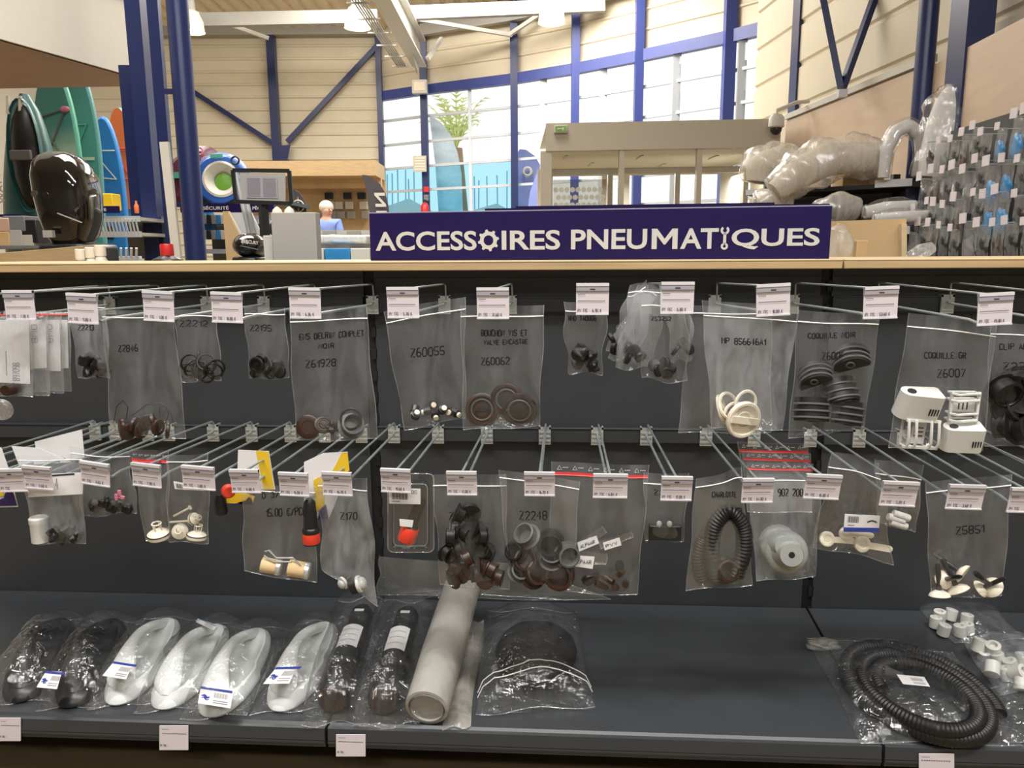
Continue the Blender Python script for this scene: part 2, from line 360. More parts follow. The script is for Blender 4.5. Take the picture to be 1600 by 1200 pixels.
# ------------------------------------------------------------------ purple sign
def sign():
    a = Vector((P(579, 405, 1.80).x, 1.80, EYE-.017)); b = Vector((P(1296, 397, 1.67).x, 1.67, EYE-.017))
    ux = (b-a).normalized(); n = Vector((ux.y, -ux.x, 0)); L = (b-a).length; H = .1085; uz = Vector((0, 0, 1))
    t = thing('header_sign', 'long purple sign reading ACCESSOIRES PNEUMATIQUES standing on the oak top', 'sign', (a+b)/2)
    m = MB(); m.hexa([a, b, b+uz*H, a+uz*H], [p-n*.010 for p in (a, b, b+uz*H, a+uz*H)]); obj('sign_panel', m, 'navy_sign', t, bevel=.0012)
    m = MB(); m.hexa([a-n*.003+uz*(H-.0004), b-n*.003+uz*(H-.0004), b-n*.003+uz*(H+.002), a-n*.003+uz*(H+.002)], [p-n*.010 for p in (a-n*.003+uz*(H-.0004), b-n*.003+uz*(H-.0004), b-n*.003+uz*(H+.002), a-n*.003+uz*(H+.002))]); obj('sign_edge', m, 'holder', t)
    K = L/717.0
    def at(px, u): return a+ux*((px-579)*K)+uz*(u)+n*.0012
    h = .0435; z0 = .0225
    lm = MB(); lz = z0
    def chunk(s, x0, x1, dz): letter(lm, s, at(x0, z0+dz), ux, uz, (x1-x0)*K, h, .022)
    chunk('ACCESS', 589, 760, 0); chunk('IRES', 801, 895, 0); chunk('PNEU', 912, 1029.5, .0); chunk('AT', 1079.5, 1136, 0)
    mp = [(0, 0), (0, 1), (.21, 1), (.5, .50), (.79, 1), (1, 1), (1, 0), (.80, 0), (.80, .66), (.53, .22), (.47, .22), (.20, .66), (.20, 0)]
    lm.add([at(1036.5+39*x, z0+h*y) for x, y in mp], [(0, 1, 2, 11, 12), (2, 3, 10, 11), (3, 9, 10), (3, 4, 8, 9), (4, 5, 6, 7, 8)]); chunk('QUES', 1155, 1281, -.002)
    obj('lettering', lm, 'sign_white', t, smooth=False)
    # gear for the O
    g = MB(); c = at(779.5, z0+h/2); R = .0245; pts = []
    N = 64; ring_o = []; ring_i = []
    for k in range(N):
        th = 2*math.pi*k/N; ph = (k % 8); r = R if ph in (0, 1, 2) else R*.80
        if ph in (7, 3): r = R*.82
        ring_o.append(c+ux*math.sin(th-.29)*r+uz*math.cos(th-.29)*r); ring_i.append(c+ux*math.sin(th-.29)*R*.46+uz*math.cos(th-.29)*R*.46)
    g.add(ring_o+ring_i, [(k, N+k, N+(k+1) % N, (k+1) % N) for k in range(N)]); obj('gear_emblem', g, 'sign_white', t)
    # wrench for the I
    w = MB(); c0 = at(1145, z0); wd = .0062
    def q(x, z): return c0+ux*x+uz*z
    w.add([q(-wd/2, .008), q(wd/2, .008), q(wd/2, .034), q(-wd/2, .034)], [(0, 1, 2, 3)])
    N = 20; r1, r2 = .0092, .0042
    arc = [math.radians(125+290*k/N) for k in range(N+1)]
    cc = .0385
    w.add([q(r1*math.cos(x), cc+r1*math.sin(x)) for x in arc]+[q(r2*math.cos(x), cc+r2*math.sin(x)) for x in arc], [(k, k+1, N+2+k, N+1+k) for k in range(N)])
    w.add([q(.0075*math.cos(2*math.pi*k/16), .005+.0075*math.sin(2*math.pi*k/16)) for k in range(16)]+[q(.003*math.cos(2*math.pi*k/16), .005+.003*math.sin(2*math.pi*k/16)) for k in range(16)], [(k, (k+1) % 16, 16+(k+1) % 16, 16+k) for k in range(16)])
    obj('wrench_emblem', w, 'sign_white', t)
sign()
# ------------------------------------------------------------------ hooks with price labels
HOOK_N = [0]
_plate = MB(); _plate.box((0, -.018, 0), (.027, .004, .040)); _plate.box((-.0115, -.012, .018), (.004, .016, .006)); _plate.box((.0115, -.012, .018), (.004, .016, .006))
for _z in (-.012, -.002, .008): _plate.box((0, -.0205, _z), (.024, .003, .0035))
_plate = _plate.mesh('mounting_clip', 'chrome')
def hook(lx, ly, row, desc, price=None, tilt=0, w=.052, yaw=0, L=None, head='', shift=0, sag=0, bar=True, hb=None):
    """hook whose label top centre shows at (lx, ly)"""
    Yl = 1.235 if L is None else L
    top = P(lx, ly, Yl); z = ZU if row == 'u' else ZL
    X = top.x; l = YB-.013-Yl
    t = thing('display_hook', desc, 'hook', (X-shift, YB-.013, z), 'display hooks on the upper rail' if row == 'u' else 'display hooks on the lower rail')
    o = rootloc(t)
    c = bpy.data.objects.new('mounting_clip', _plate); COL.objects.link(c); c.parent = t
    c.location = (0, .013, 0)
    sh = Vector((shift, 0, 0)); zt = top.z-z
    if row == 'u': pk = zt-.043
    else: pk = zt-.032
    pk += sag
    m = MB(); m.tube([o+Vector((0, -.006, .004)), o+Vector((0, -.03, .002)), o+sh+Vector((0, -l+.07, pk-.004)), o+sh+Vector((0, -l+.045, pk-.007)), o+sh+Vector((0, -l+.030, pk+.000)), o+sh+Vector((0, -l+.018, pk+.010))], .0027, 8)
    m.ball(o+sh+Vector((0, -l+.018, pk+.010)), .0038, n=8, m=6)
    obj('peg', m, 'zinc_wire', t)
    m = MB(); zb = .046 if row == 'u' else .028
    m.tube([o+Vector((.004, -.006, .004)), o+Vector((.003, -.008, zb-.003)), o+Vector((.002, -.012, zb)), o+sh+Vector((0, -l, zt-.003))], .0019 if row == 'u' else .0022, 6); obj('label_rod', m, 'zinc_wire', t)
    if price is None: return t
    R = Euler((0, math.radians(tilt), math.radians(yaw))).to_matrix(); pv = o+sh+Vector((0, -l-.002, zt))
    q = lambda x, y, zz: pv+R @ Vector((x, y, zz))
    hh = (.049 if row == 'u' else .042) if hb is None else hb
    m = MB(); tl = .16 if row == 'l' else .03                 # card swings back a little
    f = lambda x, d, y=0: q(x, y+d*tl, -d)
    m.hexa([f(-w/2, hh, .001), f(w/2, hh, .001), f(w/2, .009, .001), f(-w/2, .009, .001)], [f(-w/2, hh, .0022), f(w/2, hh, .0022), f(w/2, .009, .0022), f(-w/2, .009, .0022)])
    card = obj('price_label', m, 'paper', t)
    m = MB(); m.hexa([f(-w/2, .0115, -.0012), f(w/2, .0115, -.0012), f(w/2, 0, -.0012), f(-w/2, 0, -.0012)], [f(-w/2, .0115, .004), f(w/2, .0115, .004), f(w/2, 0, .004), f(-w/2, 0, .004)])
    obj('label_holder', m, 'holder', card)
    m = MB(); m.hexa([f(-w/2, .004, -.002), f(w/2, .004, -.002), f(w/2, -.0008, -.002), f(-w/2, -.0008, -.002)], [f(-w/2, .004, .005), f(w/2, .004, .005), f(w/2, -.0008, .005), f(-w/2, -.0008, .005)])
    obj('holder_edge', m, 'holder_edge', card); m = MB()
    if bar: m.hexa([f(-w/2, hh+.0008, -.001), f(w/2, hh+.0008, -.001), f(w/2, hh-.0014, -.001), f(-w/2, hh-.0014, -.001)], [f(-w/2, hh+.0008, .0028), f(w/2, hh+.0008, .0028), f(w/2, hh-.0014, .0028), f(-w/2, hh-.0014, .0028)])
    obj('bottom_edge', m, 'holder_edge', card)
    m = MB(); nrm = R @ Vector((0, -1, 0))
    def line(txt, x0, d, h, lw, width):
        st, tw = text_strokes(txt, h); k = min(1.0, width/tw) if tw else 1
        for s_ in st: m.ribbon([f(x0+(a+tw/2)*k, d-b, -.0003) for a, b in s_], lw, nrm)
    line(price, -w/2+.003, hh-.004, .0046, .0008, .038)
    for k in range(16):                                         # unreadable small print
        x = -w/2+.003+k*.0029
        if x < w/2-.006: m.ribbon([f(x, hh*.56, -.0003), f(x+.0023, hh*.56, -.0003)], .0011, nrm)
    for k in range(4): m.ribbon([f(-w/2+.003+k*.003, hh*.36, -.0003), f(-w/2+.0053+k*.003, hh*.36, -.0003)], .0010, nrm)
    m.ribbon([f(-.004, .009, -.0014), f(.004, .009, -.0014)], .002, nrm)
    obj('label_print', m, 'ink', card, smooth=False)
    return t
UH = [(28, 454, '7,20 €', 0, 'holding the paper leaflet bags'), (128, 459, '9,80 €', 3, 'holding the bag marked Z2213'), (247, 455, '1,08 €', 3, 'holding the bag marked Z2846'), (354, 457, '10,80 €', 2, 'holding the bag marked Z2212'),
      (476, 450, '6,36 €', 1, 'holding the bag marked ENS DELRIN COMPLET NOIR'), (629, 449, '5,70 €', 0, 'holding the bag marked Z60055'), (770, 450, '37,60 €', 0, 'holding the bag marked BOUCHON VIS ET VALVE'), (926, 443, '6,90 €', 0, 'holding the small bag of crumpled black parts'),
      (1059, 441, '6,80 €', 0, 'holding the fanned cluster of small bags'), (1208, 444, '10,80 €', -3, 'holding the bag marked MP 856646A1'), (1377, 448, '53,60 €', -2, 'holding the bag marked COQUILLE NOIR'), (1556, 458, '49,00 €', -3, 'holding the bag of white shell fittings')]
for x, y, p, t_, d in UH: hook(x, y, 'u', 'upper hook with price label '+d, 'PV TTC : '+p, t_)
hook(-75, 462, 'u', 'chrome upper rail hook running out of view at the left edge')
hook(1712, 462, 'u', 'chrome upper rail hook at the right edge holding the CLIP bag', 'PV TTC : 9,00 €')
LH = [(14, 733, '', -2, 'holding the blister card at the left edge'), (57, 729, '2,60 €', 4, 'holding the pouch with a white jar'), (148, 723, '3,65 €', 8, 'holding the bag with a pink part'), (228, 725, '2,90 €', 6, 'holding the red banded bag of white valves'), (309, 729, '3,80 €', 4, 'holding the plain bag of white valves'),
      (381, 734, '14,80 €', 0, 'holding the red and black cap'), (458, 739, '15,00 €', 2, 'holding the bag of two corks'), (526, 738, '46,70 €', 2, 'holding the bag marked Z170'), (618, 733, '19,60 €', 2, 'holding the blister with the red capped knob'), (721, 737, '17,00 €', 0, 'holding the bag heaped with black caps'),
      (843, 738, '16,20 €', 0, 'holding the bag marked Z2248'), (954, 741, '6,84 €', 0, 'holding the red banded bag of small sachets'), (1058, 745, '12,00 €', 0, 'holding the small bag with a black block'), (1185, 748, '64,00 €', -1, 'holding the bag of ribbed black hose'),
      (1288, 742, '16,00 €', 2, 'holding the bag with a grey bell'), (1408, 753, '5,89 €', 2, 'holding the bag of white dowels'), (1512, 758, '3,68 €', 1, 'holding the bag of suction cups'), (1606, 763, '2,80 €', 1, 'cut by the right edge')]
for x, y, p, t_, d in LH: hook(x, y, 'l', 'lower hook with price label '+d, ('PV TTC : '+p) if p else 'PV TTC', t_, w=.057 if x in (309, 954, 1288, 1408, 1512) else .051)
for x, y, d in ((-95, 730, 'unlabelled lower rail hook, furthest left of those cut by the left edge'), (-55, 726, 'unlabelled lower rail hook crossing the left edge above the blister card'), (1700, 764, 'unlabelled lower rail hook running out of view at the right edge'), (1760, 766, 'unlabelled lower rail hook beyond the right edge one')):
    hook(x, y, 'l', d)
# shelf edge tickets
for x0, x1, y0, y1, d in ((-2, 32, 1122, 1158, 'white price ticket on the shelf lip under the black shells'), (249, 294, 1134, 1172, 'white price ticket on the shelf lip under the white grab handles'), (525, 571, 1148, 1182, 'white price ticket on the shelf lip under the black cylinders'), (1436, 1491, 1178, 1210, 'white price ticket on the shelf lip under the coiled hose')):
    Y = YF-.0085; q = [P(x0, y1, Y), P(x1, y1, Y), P(x1, y0, Y), P(x0, y0, Y)]
    t = thing('price_ticket', d, 'price ticket', q[0], 'shelf edge tickets')
    m = MB(); m.hexa(q, [p+Vector((0, .0015, 0)) for p in q]); obj('card', m, 'paper', t)
    m = MB(); w = q[1].x-q[0].x; h = q[3].z-q[0].z
    for k in range(12): m.ribbon([q[3]+Vector((w*(.08+.07*k), -.0004, -h*.30)), q[3]+Vector((w*(.13+.07*k), -.0004, -h*.30))], .0013)
    for k in range(5): m.ribbon([q[3]+Vector((w*(.08+.05*k), -.0004, -h*.13)), q[3]+Vector((w*(.11+.05*k), -.0004, -h*.13))], .0010)
    st, tw = text_strokes('PV TTC :', .004)
    for s_ in st: m.ribbon([q[0]+Vector((w*.06+(a+tw/2)*.8, -.0004, h*.16+b)) for a, b in s_], .0007)
    obj('ticket_print', m, 'ink', t, smooth=False)
# ================================================================== hall
FH = Vector((-math.sin(YAW), math.cos(YAW), 0)); RH = Vector((math.cos(YAW), math.sin(YAW), 0))
def H(px, py, D): r = ray(px, py); return CAM+r*(D/r.dot(FH))
def XY(px, D, py=385): p = H(px, py, D); return Vector((p.x, p.y, 0))
def ZP(px, py, D): return H(px, py, D).z
UZ = Vector((0, 0, 1))
mat('cladding', (.69, .61, .46), .55, noise=.06, scale=3)
mat('deck', (.84, .73, .55), .55, noise=.05)
mat('steel_grey', (.36, .345, .31), .5, noise=.08)
mat('steel_light', (.58, .56, .50), .5, noise=.05)
mat('navy_steel', (.012, .021, .095), .35, noise=.12)
mat('facade_blue', (.045, .065, .26), .4, noise=.08)
mat('alu', (.55, .58, .62), .4, noise=.05)
mat('vestibule_beige', (.47, .415, .32), .5, noise=.04)
mat('mezz_white', (.66, .62, .53), .7, noise=.03)
mat('mezz_brown', (.52, .34, .24), .6, noise=.10, scale=5)
mat('wall_wood', (.62, .47, .34), .5, noise=.12, scale=3, stretch=(1, 1, 6))
mat('oak_wall', (.58, .40, .20), .55, noise=.22, scale=4, stretch=(1, 1, .25))
mat('floor_brown', (.20, .145, .075), .5, noise=.18, scale=2, stretch=(1, 6, 1))
mat('frame_black', (.012, .012, .013), .4)
mat('grey_box', (.40, .385, .345), .5, noise=.02)
mat('mid_grey', (.17, .17, .17), .5, noise=.1)
mat('metal_light', (.62, .64, .66), .35, .3, noise=.05)
mat('cowl', (.010, .008, .007), .08, noise=.1, coat=1)
mat('teal_dark', (.03, .13, .13), .35, noise=.3, scale=8)
mat('teal', (.10, .31, .31), .4, noise=.05)
mat('sky_blue', (.02, .22, .62), .4, noise=.05)
mat('orange', (.85, .20, .05), .45, noise=.05)
mat('maroon', (.10, .015, .03), .4, noise=.1)
mat('mint', (.10, .42, .30), .4)
mat('donut_blue', (.02, .09, .36), .35, noise=.1)
mat('lime', (.16, .36, .04), .4)
mat('skin', (.58, .33, .23), .6); mat('shirt', (.22, .32, .72), .8); mat('cap_cloth', (.72, .66, .55), .8); mat('hair', (.20, .12, .07), .7); mat('trousers', (.06, .07, .12), .8)
mat('cardboard', (.56, .36, .17), .7, noise=.1)
mat('flag_dark', (.07, .06, .065), .6); mat('flag_blue', (.66, .78, .88), .6, noise=.15); mat('flag_navy', (.22, .28, .62), .6)
mat('palm_green', (.55, .62, .22), .7, noise=.3); mat('bark', (.3, .2, .12), .8)
mat('mast', (.25, .45, .58), .5); mat('hull', (.55, .62, .66), .5)
mat('pack_blue', (.03, .25, .55), .35, noise=.08); mat('bottle_blue', (.03, .16, .36), .3)
mat('red', (.55, .02, .02), .35); mat('dark_bottle', (.014, .013, .014), .3)
mat('lamp_glass', (.80, .70, .52), .4)
pane('glass', (.97, .98, .98)); pane('tinted_glass', (.64, .86, .93)); pane('frost', (.75, .74, .70))
def boards():
    """board material with a fade printed from green tip to mint tail"""
    m = mat('mint_fade', (.25, .5, .4), .4); nt = m.node_tree; b = nt.nodes['Principled BSDF']; tc = nt.nodes.new('ShaderNodeTexCoord'); sx = nt.nodes.new('ShaderNodeSeparateXYZ')
    nt.links.new(tc.outputs['Generated'], sx.inputs[0]); cr = nt.nodes.new('ShaderNodeValToRGB'); nt.links.new(sx.outputs[2], cr.inputs[0]); e = cr.color_ramp.elements
    e[0].position = .0; e[0].color = (.46, .68, .52, 1); e[1].position = 1; e[1].color = (.08, .32, .31, 1)
    for p, c in ((.72, (.46, .68, .52, 1)), (.74, (.30, .54, .44, 1)), (.80, (.08, .32, .31, 1))):
        q = e.new(p); q.color = c
    nt.links.new(cr.outputs[0], b.inputs['Base Color'])
boards()
def vbox(name, a, b, z0, z1, th, m, **k):              # upright slab between two ground points
    mb = MB(); a = Vector((a.x, a.y, 0)); b = Vector((b.x, b.y, 0)); mb.bar(a+UZ*(z0+z1)/2, b+UZ*(z0+z1)/2, th, z1-z0); return obj(name, mb, m, **k)
def post(p, z0, z1, w, d=None, mb=None):
    mb = mb or MB(); mb.box((p.x, p.y, (z0+z1)/2), (w, d or w, z1-z0), Matrix.Rotation(YAW, 3, 'Z')); return mb
def clad(name, a, b, z0, z1, pitch=.30, up=False):     # sheet with raised ribs along its length
    d = (b-a); L = d.length; d = d/L; n = Vector((d.y, -d.x, 0)); mb = MB(); prof = []; z = z0
    while z < z1:
        for dz, o in ((0, 0), (.018, .022), (.045, .022), (.063, 0)):
            if z+dz < z1: prof.append((z+dz, o))
        z += pitch
    prof.append((z1, 0))
    o = len(mb.v)
    for z, q in prof: mb.v += [a+n*q+UZ*z, b+n*q+UZ*z]
    for i in range(len(prof)-1): mb.f.append((2*i, 2*i+1, 2*i+3, 2*i+2))
    return struct(name, mb, 'cladding', smooth=False)
mb = MB(); mb.box((0, 5, -.05), (24, 26, .1)); struct('floor', mb, 'floor_brown')
struct('wall_front', MB().box((0, -5.1, 2.9), (20, .1, 5.8)), 'grey_box')
struct('wall_left', MB().box((-9.5, 5, 2.9), (.1, 21, 5.8)), 'mezz_white'); struct('wall_side', MB().box((4.3, -1.1, 2.9), (.1, 8.2, 5.8)), 'grey_box')
struct('ceiling', MB().box((-1.5, 1.75, 5.80), (17, 13.7, .06)), 'mezz_white')
ZH = EYE+2.95
cols = [(595, 157), (663, 147), (803, 130), (898, 115), (997, 96), (1137, 67)]
FP = [PZ(x, y, ZH) for x, y in cols]; FP = [Vector((p.x, p.y, 0)) for p in FP]
ZT = EYE+4.75
d0 = FP[0].dot(FH)
WL = XY(-420, d0)
wl = clad('wall_back', WL, FP[0], 0, ZT, .235)
FR = XY(1236, FP[5].dot(FH)-.9)
FP2 = FP+[FR]
nm = ['facade bay']
for i in range(6): clad('wall_facade_%d' % (i+1) if i else 'wall_facade', FP2[i], FP2[i+1], ZH+.12, ZT, .30)
# columns and header beams of the facade
for i, p in enumerate(FP):
    o = struct('column', post(p-FH*.10, 0, ZT-.3, .10 if i in (0,) else (.16 if i == 5 else .13), .16), 'navy_steel' if i < 3 else 'facade_blue')
for i in range(6):
    struct('header_beam', MB().bar(FP2[i]+UZ*(ZH+.06)-FH*.05, FP2[i+1]+UZ*(ZH+.06)-FH*.05, .12, .17), 'facade_blue')
# windows: frame, tinted lower panes, clear upper panes
TR = [ZH-.40, ZH-.86, ZH-1.31, ZH-1.75, ZH-2.2, ZH-2.65]
for i in range(6):
    a, b = FP2[i], FP2[i+1]; d = (b-a).normalized(); w = struct('window_%d' % (i+1), MB().bar(a+UZ*.10, b+UZ*.10, .06, .2), 'alu')
    mb = MB(); 
    for z in TR: mb.bar(a+UZ*z, b+UZ*z, .05, .045)
    fracs = {0: (), 1: (.52,), 2: (.5,), 3: (.47,), 4: (.46,), 5: (.22, .5, .78)}[i]
    for f_ in fracs: p = a+(b-a)*f_; mb.box((p.x, p.y, ZH/2), (.06 if i == 1 else .12, .06, ZH))
    obj('mullions', mb, 'alu', w)
    zt = TR[2] if i < 2 else .3
    mb = MB().bar(a+UZ*(zt+ZH)/2, b+UZ*(zt+ZH)/2, .008, ZH-zt); obj('pane', mb, 'glass', w)
    mb = MB().bar(a+UZ*zt/2, b+UZ*zt/2, .008, zt); obj('lower_pane', mb, 'tinted_glass', w)
# back wall frame: column and diagonal braces
def brace(px0, py0, px1, py1, D, w=.09): return MB().bar(H(px0, py0, D), H(px1, py1, D), w, .09)
DW = d0-.16
struct('column', post(XY(441, DW), 0, ZT-.3, .15, .16), 'navy_steel')
for q in ((595, 66, 449, 222), (297, 140, 433, 228), (449, 252, 520, 330), (435, 252, 360, 330)): struct('brace', brace(*q, DW+.02), 'navy_steel')
struct('gusset_plate', MB().hexa([H(x, y, DW-.09) for x, y in ((432, 228), (438, 252), (449, 252), (454, 226))], [H(x, y, DW-.03) for x, y in ((432, 228), (438, 252), (449, 252), (454, 226))]), 'navy_steel')
# right wall: cladding above, wooden lining below, columns and V brace
RA, RB = XY(1212, 8.05), XY(1424, 5.65); RC0, RC = XY(1432, 5.5), XY(1640, 3.95); RD = RC+(RC-RC0)*.8
dr = (RB-RA).normalized(); nr = Vector((-dr.y, dr.x, 0))
ZL1 = EYE+ZP(1212, 190, 8.05)-EYE
clad('wall_right', RB+nr*.16, RA+nr*.16-dr*1.2, 0, ZT+1.6, .40); clad('wall_right', RD+nr*.45, RB+nr*.16, 0, ZT+1.6, .40)
t = struct('wall_lining', MB().bar(RA+UZ*ZL1/2+nr*.06, RB+UZ*ZL1/2+nr*.06, .04, ZL1), 'wall_wood')
ZL2 = ZP(1432, 107, 5.5)
struct('wall_lining', MB().bar(RC0+UZ*ZL2/2, RD+UZ*ZL2/2, .05, ZL2), 'wall_wood')
struct('trim_1', MB().bar(RA+UZ*(ZL1+.04)+nr*.05, RB+UZ*(ZL1+.04)+nr*.05, .06, .05), 'steel_light')
struct('column', post(XY(1236, 8.2), 0, ZT+.8, .15, .2), 'navy_steel')
struct('column', MB().lathe([(.062, 0), (.062, ZT+1.4)], o=XY(1422, 5.45), n=20), 'navy_steel')
struct('column', post(XY(1476, 5.05)+nr*.05, .6, ZT+1.4, .17, .2), 'navy_steel')
struct('conduit', MB().tube([H(1520, 0, 5.1), H(1517, 40, 5.1), H(1512, 85, 5.1)], .012, 8), 'steel_light')
for q in ((1281, -30, 1314, 138), (1376, -30, 1316, 138)): struct('brace', MB().bar(H(q[0], q[1], 6.7), H(q[2], q[3], 6.6), .05, .05), 'navy_steel')
struct('brace_plate', MB().box(H(1316, 146, 6.55), (.07, .05, .06)), 'metal_light')
# ------------------------------------------------------------------ roof
def zr(D): return EYE+4.25+(15.2-D)*.075
def roof():
    mb = MB(); x0, x1 = -9.0, 6.5; n = 62; D0, D1 = 15.9, 8.6
    holes = [(PZ(255, 22, zr(13)).x, PZ(425, 22, zr(13)).x, 11.2, 13.3), (PZ(712, 36, zr(13.5)).x, PZ(795, 36, zr(13.5)).x, 13.1, 13.9), (-5.2, -3.4, 9.0, 10.6), (-1.0, .8, 9.0, 10.6)]
    ys = sorted({D0, D1, *[h[2] for h in holes], *[h[3] for h in holes]})
    dx = (x1-x0)/n
    for k in range(n):
        xa = x0+k*dx; prof = [(xa, 0), (xa+dx*.5, 0), (xa+dx*.62, .055), (xa+dx*.88, .055), (xa+dx, 0)]
        for j in range(len(ys)-1):
            ym = (ys[j]+ys[j+1])/2
            if any(h[0]-dx*.5 < xa+dx/2 < h[1]+dx*.5 and h[2] < ym < h[3] for h in holes): continue
            for (xa_, za), (xb_, zb) in zip(prof, prof[1:]):
                mb.add([(xa_, ys[j], zr(ys[j])+za), (xb_, ys[j], zr(ys[j])+zb), (xb_, ys[j+1], zr(ys[j+1])+zb), (xa_, ys[j+1], zr(ys[j+1])+za)], [(0, 1, 2, 3)])
    struct('ceiling', mb, 'deck', smooth=False)
    for i, h in enumerate(holes):
        m = MB(); q = [Vector((x, y, zr(y)+.0)) for x, y in ((h[0], h[2]), (h[1], h[2]), (h[1], h[3]), (h[0], h[3]))]
        for a, b in zip(q, q[1:]+q[:1]): m.bar(a, b, .10, .18)
        s_ = struct('skylight', m, 'steel_light'); m = MB(); m.hexa([p+UZ*.05 for p in q], [p+UZ*.06 for p in q]); obj('skylight_pane', m, 'glass', s_)
roof()
eb = lambda p: Vector((p.x, p.y, 0))
struct('purlin', MB().bar(WL-FH*.2+UZ*(EYE+4.22), FP[0]-FH*.2+UZ*(EYE+4.22), .12, .22), 'steel_grey')
for i in range(1, 5): struct('purlin', MB().bar(FP[i]-FH*.22+UZ*(EYE+4.02), FP[i+1]-FH*.22+UZ*(EYE+4.02), .12, .2), 'steel_grey')
struct('purlin', MB().bar(H(300, 32, 13.2), H(590, 26, 13.2), .12, .2), 'steel_grey'); struct('purlin', MB().bar(H(612, 22, 13.0), H(945, 8, 13.0), .12, .2), 'steel_grey')
g0, g1 = H(655, 84, 14.2), H(590, -40, 10.2)
def girder():
    m = MB(); t = (g1-g0).normalized()
    m.bar(g0, g1, .035, .42); m.bar(g0+UZ*.21, g1+UZ*.21, .24, .03); m.bar(g0-UZ*.21, g1-UZ*.21, .24, .03); m.bar(g0-UZ*.3+t*.3, g0+t*1.5+UZ*.0, .03, .2)
    struct('roof_girder', m, 'steel_light')
    m = MB()
    for k in range(5): m.tube([g0-UZ*.24-RH*(.22+.035*k)+t*.1, g1-UZ*.24-RH*(.22+.035*k)], .013, 6)
    for k in range(6): m.bar(g0-UZ*.27-RH*.14+t*(.3+.7*k), g0-UZ*.27-RH*.44+t*(.3+.7*k), .03, .02)
    struct('cable_tray', m, 'steel_grey')
girder()
for a, b in (((650, 52), (612, 48)), ((420, 60), (300, 18)), ((800, 55), (640, 28)), ((795, 55), (862, 10)), ((690, 95-35), (668, 92))): struct('roof_brace', MB().bar(H(*a, 14.0), H(*b, 13.6), .06, .06), 'steel_light')
for px, py, D, d in ((297, 28, 12.4, 'left one, near the round blue column'), (558, 22, 12.6, 'middle one, beside the roof girder'), (862, 14, 12.4, 'right one, over the glazed facade')):
    t = thing('pendant_lamp', 'bell shaped pendant lamp under the roof, '+d, 'lamp', H(px, py, D), 'pendant lamps'); c = H(px, py, D)
    m = MB().lathe([(.205, -.20), (.20, -.19), (.185, -.05), (.13, .08), (.09, .10), (.085, .09), (.12, .06), (.17, -.06), (.19, -.19)], o=c, n=24, caps=False); obj('shade', m, 'lamp_glass', t)
    m = MB().lathe([(.09, .09), (.085, .12), (.08, .28), (.05, .30), (0, .30)], o=c, n=18); obj('ballast_housing', m, 'steel_grey', t)
    m = MB().tube([c+UZ*.29, Vector((c.x, c.y, zr(c.y)))], .012, 6); obj('suspension_rod', m, 'steel_grey', t)
    l = bpy.data.lights.new('lamp_glow', 'POINT'); l.energy = 22; l.color = (1, .86, .66); l.shadow_soft_size = .10; lo = bpy.data.objects.new('lamp_glow', l); COL.objects.link(lo); lo.parent = t; lo.location = (0, 0, -.12)
# floodlight, plaque, alarm point, extinguisher on the facade column
c = H(656, 136, FP[1].dot(FH)-.35); t = thing('floodlight', 'white floodlight on the blue facade column under the girder', 'lamp', c); obj('housing', MB().box(c, (.28, .12, .24)), 'steel_light', t, bevel=.01); obj('lens', MB().box(c-FH*.065, (.2, .01, .15)), 'lamp_glass', t)
c = H(656, 256, FP[1].dot(FH)-.3); t = thing('notice_plaque', 'beige framed notice on the facade column', 'notice', c); obj('board', MB().box(c, (.25, .02, .29)), 'vestibule_beige', t); m = MB()
for k in range(5): m.box(c-FH*.012+UZ*(.1-.05*k), (.19, .006, .022))
obj('printed_lines', m, 'mezz_white', t)
c = H(666, 296, FP[1].dot(FH)-.3); obj('alarm_sign', MB().box(c, (.1, .02, .1)), 'red', None, 'small red sign on the facade column above the grey box', 'sign', bevel=.004)
c = H(666, 309, FP[1].dot(FH)-.3); obj('call_point', MB().box(c, (.09, .03, .11)), 'mid_grey', None, 'small grey box below the red sign on the facade column', 'call point', bevel=.004)
c = H(664, 327, FP[1].dot(FH)-.35); t = thing('fire_extinguisher', 'red fire extinguisher on the facade column', 'extinguisher', c-UZ*.25); obj('cylinder', MB().lathe([(.07, -.3), (.08, -.28), (.08, .05), (.05, .11), (.02, .13), (0, .13)], o=c, n=16), 'red', t); obj('valve', MB().box(c+UZ*.15, (.06, .04, .05)), 'frame_black', t)
# ------------------------------------------------------------------ entrance vestibule
VA, VB = XY(853, 7.95), XY(1209, 7.75); zt0, zt1 = ZP(853, 237, 7.95), ZP(853, 194, 7.95); vd = FH*1.7
t = struct('vestibule', MB().bar(VA+UZ*(zt0+zt1)/2, VB+UZ*(zt0+zt1)/2, .10, zt1-zt0), 'vestibule_beige')
obj('top_cover', MB().hexa([VA+UZ*(zt1-.02), VB+UZ*(zt1-.02), VB+vd+UZ*(zt1-.02), VA+vd+UZ*(zt1-.02)], [VA+UZ*zt1, VB+UZ*zt1, VB+vd+UZ*zt1, VA+vd+UZ*zt1]), 'mezz_white', t)
m = MB().hexa([p+UZ*zt0 for p in (VA, VB, VB+vd, VA+vd)], [p+UZ*(zt0+.03) for p in (VA, VB, VB+vd, VA+vd)]); obj('inner_ceiling', m, 'mezz_white', t)
for f_, w in ((0, .11), (.33, .05), (.664, .05), (1, .11)): p = VA+(VB-VA)*f_; obj('frame_post', post(p, 0, zt0, w, .08), 'vestibule_beige', t)
for f_ in (.03, .31, .62, .93): p = VA+(VB-VA)*f_+FH*.5; obj('inner_post', post(p, 0, zt0-.12, .05, .05), 'vestibule_beige', t)
obj('inner_rail', MB().bar(VA+FH*.5+UZ*(zt0-.15), VB+FH*.5+UZ*(zt0-.15), .05, .06), 'vestibule_beige', t)
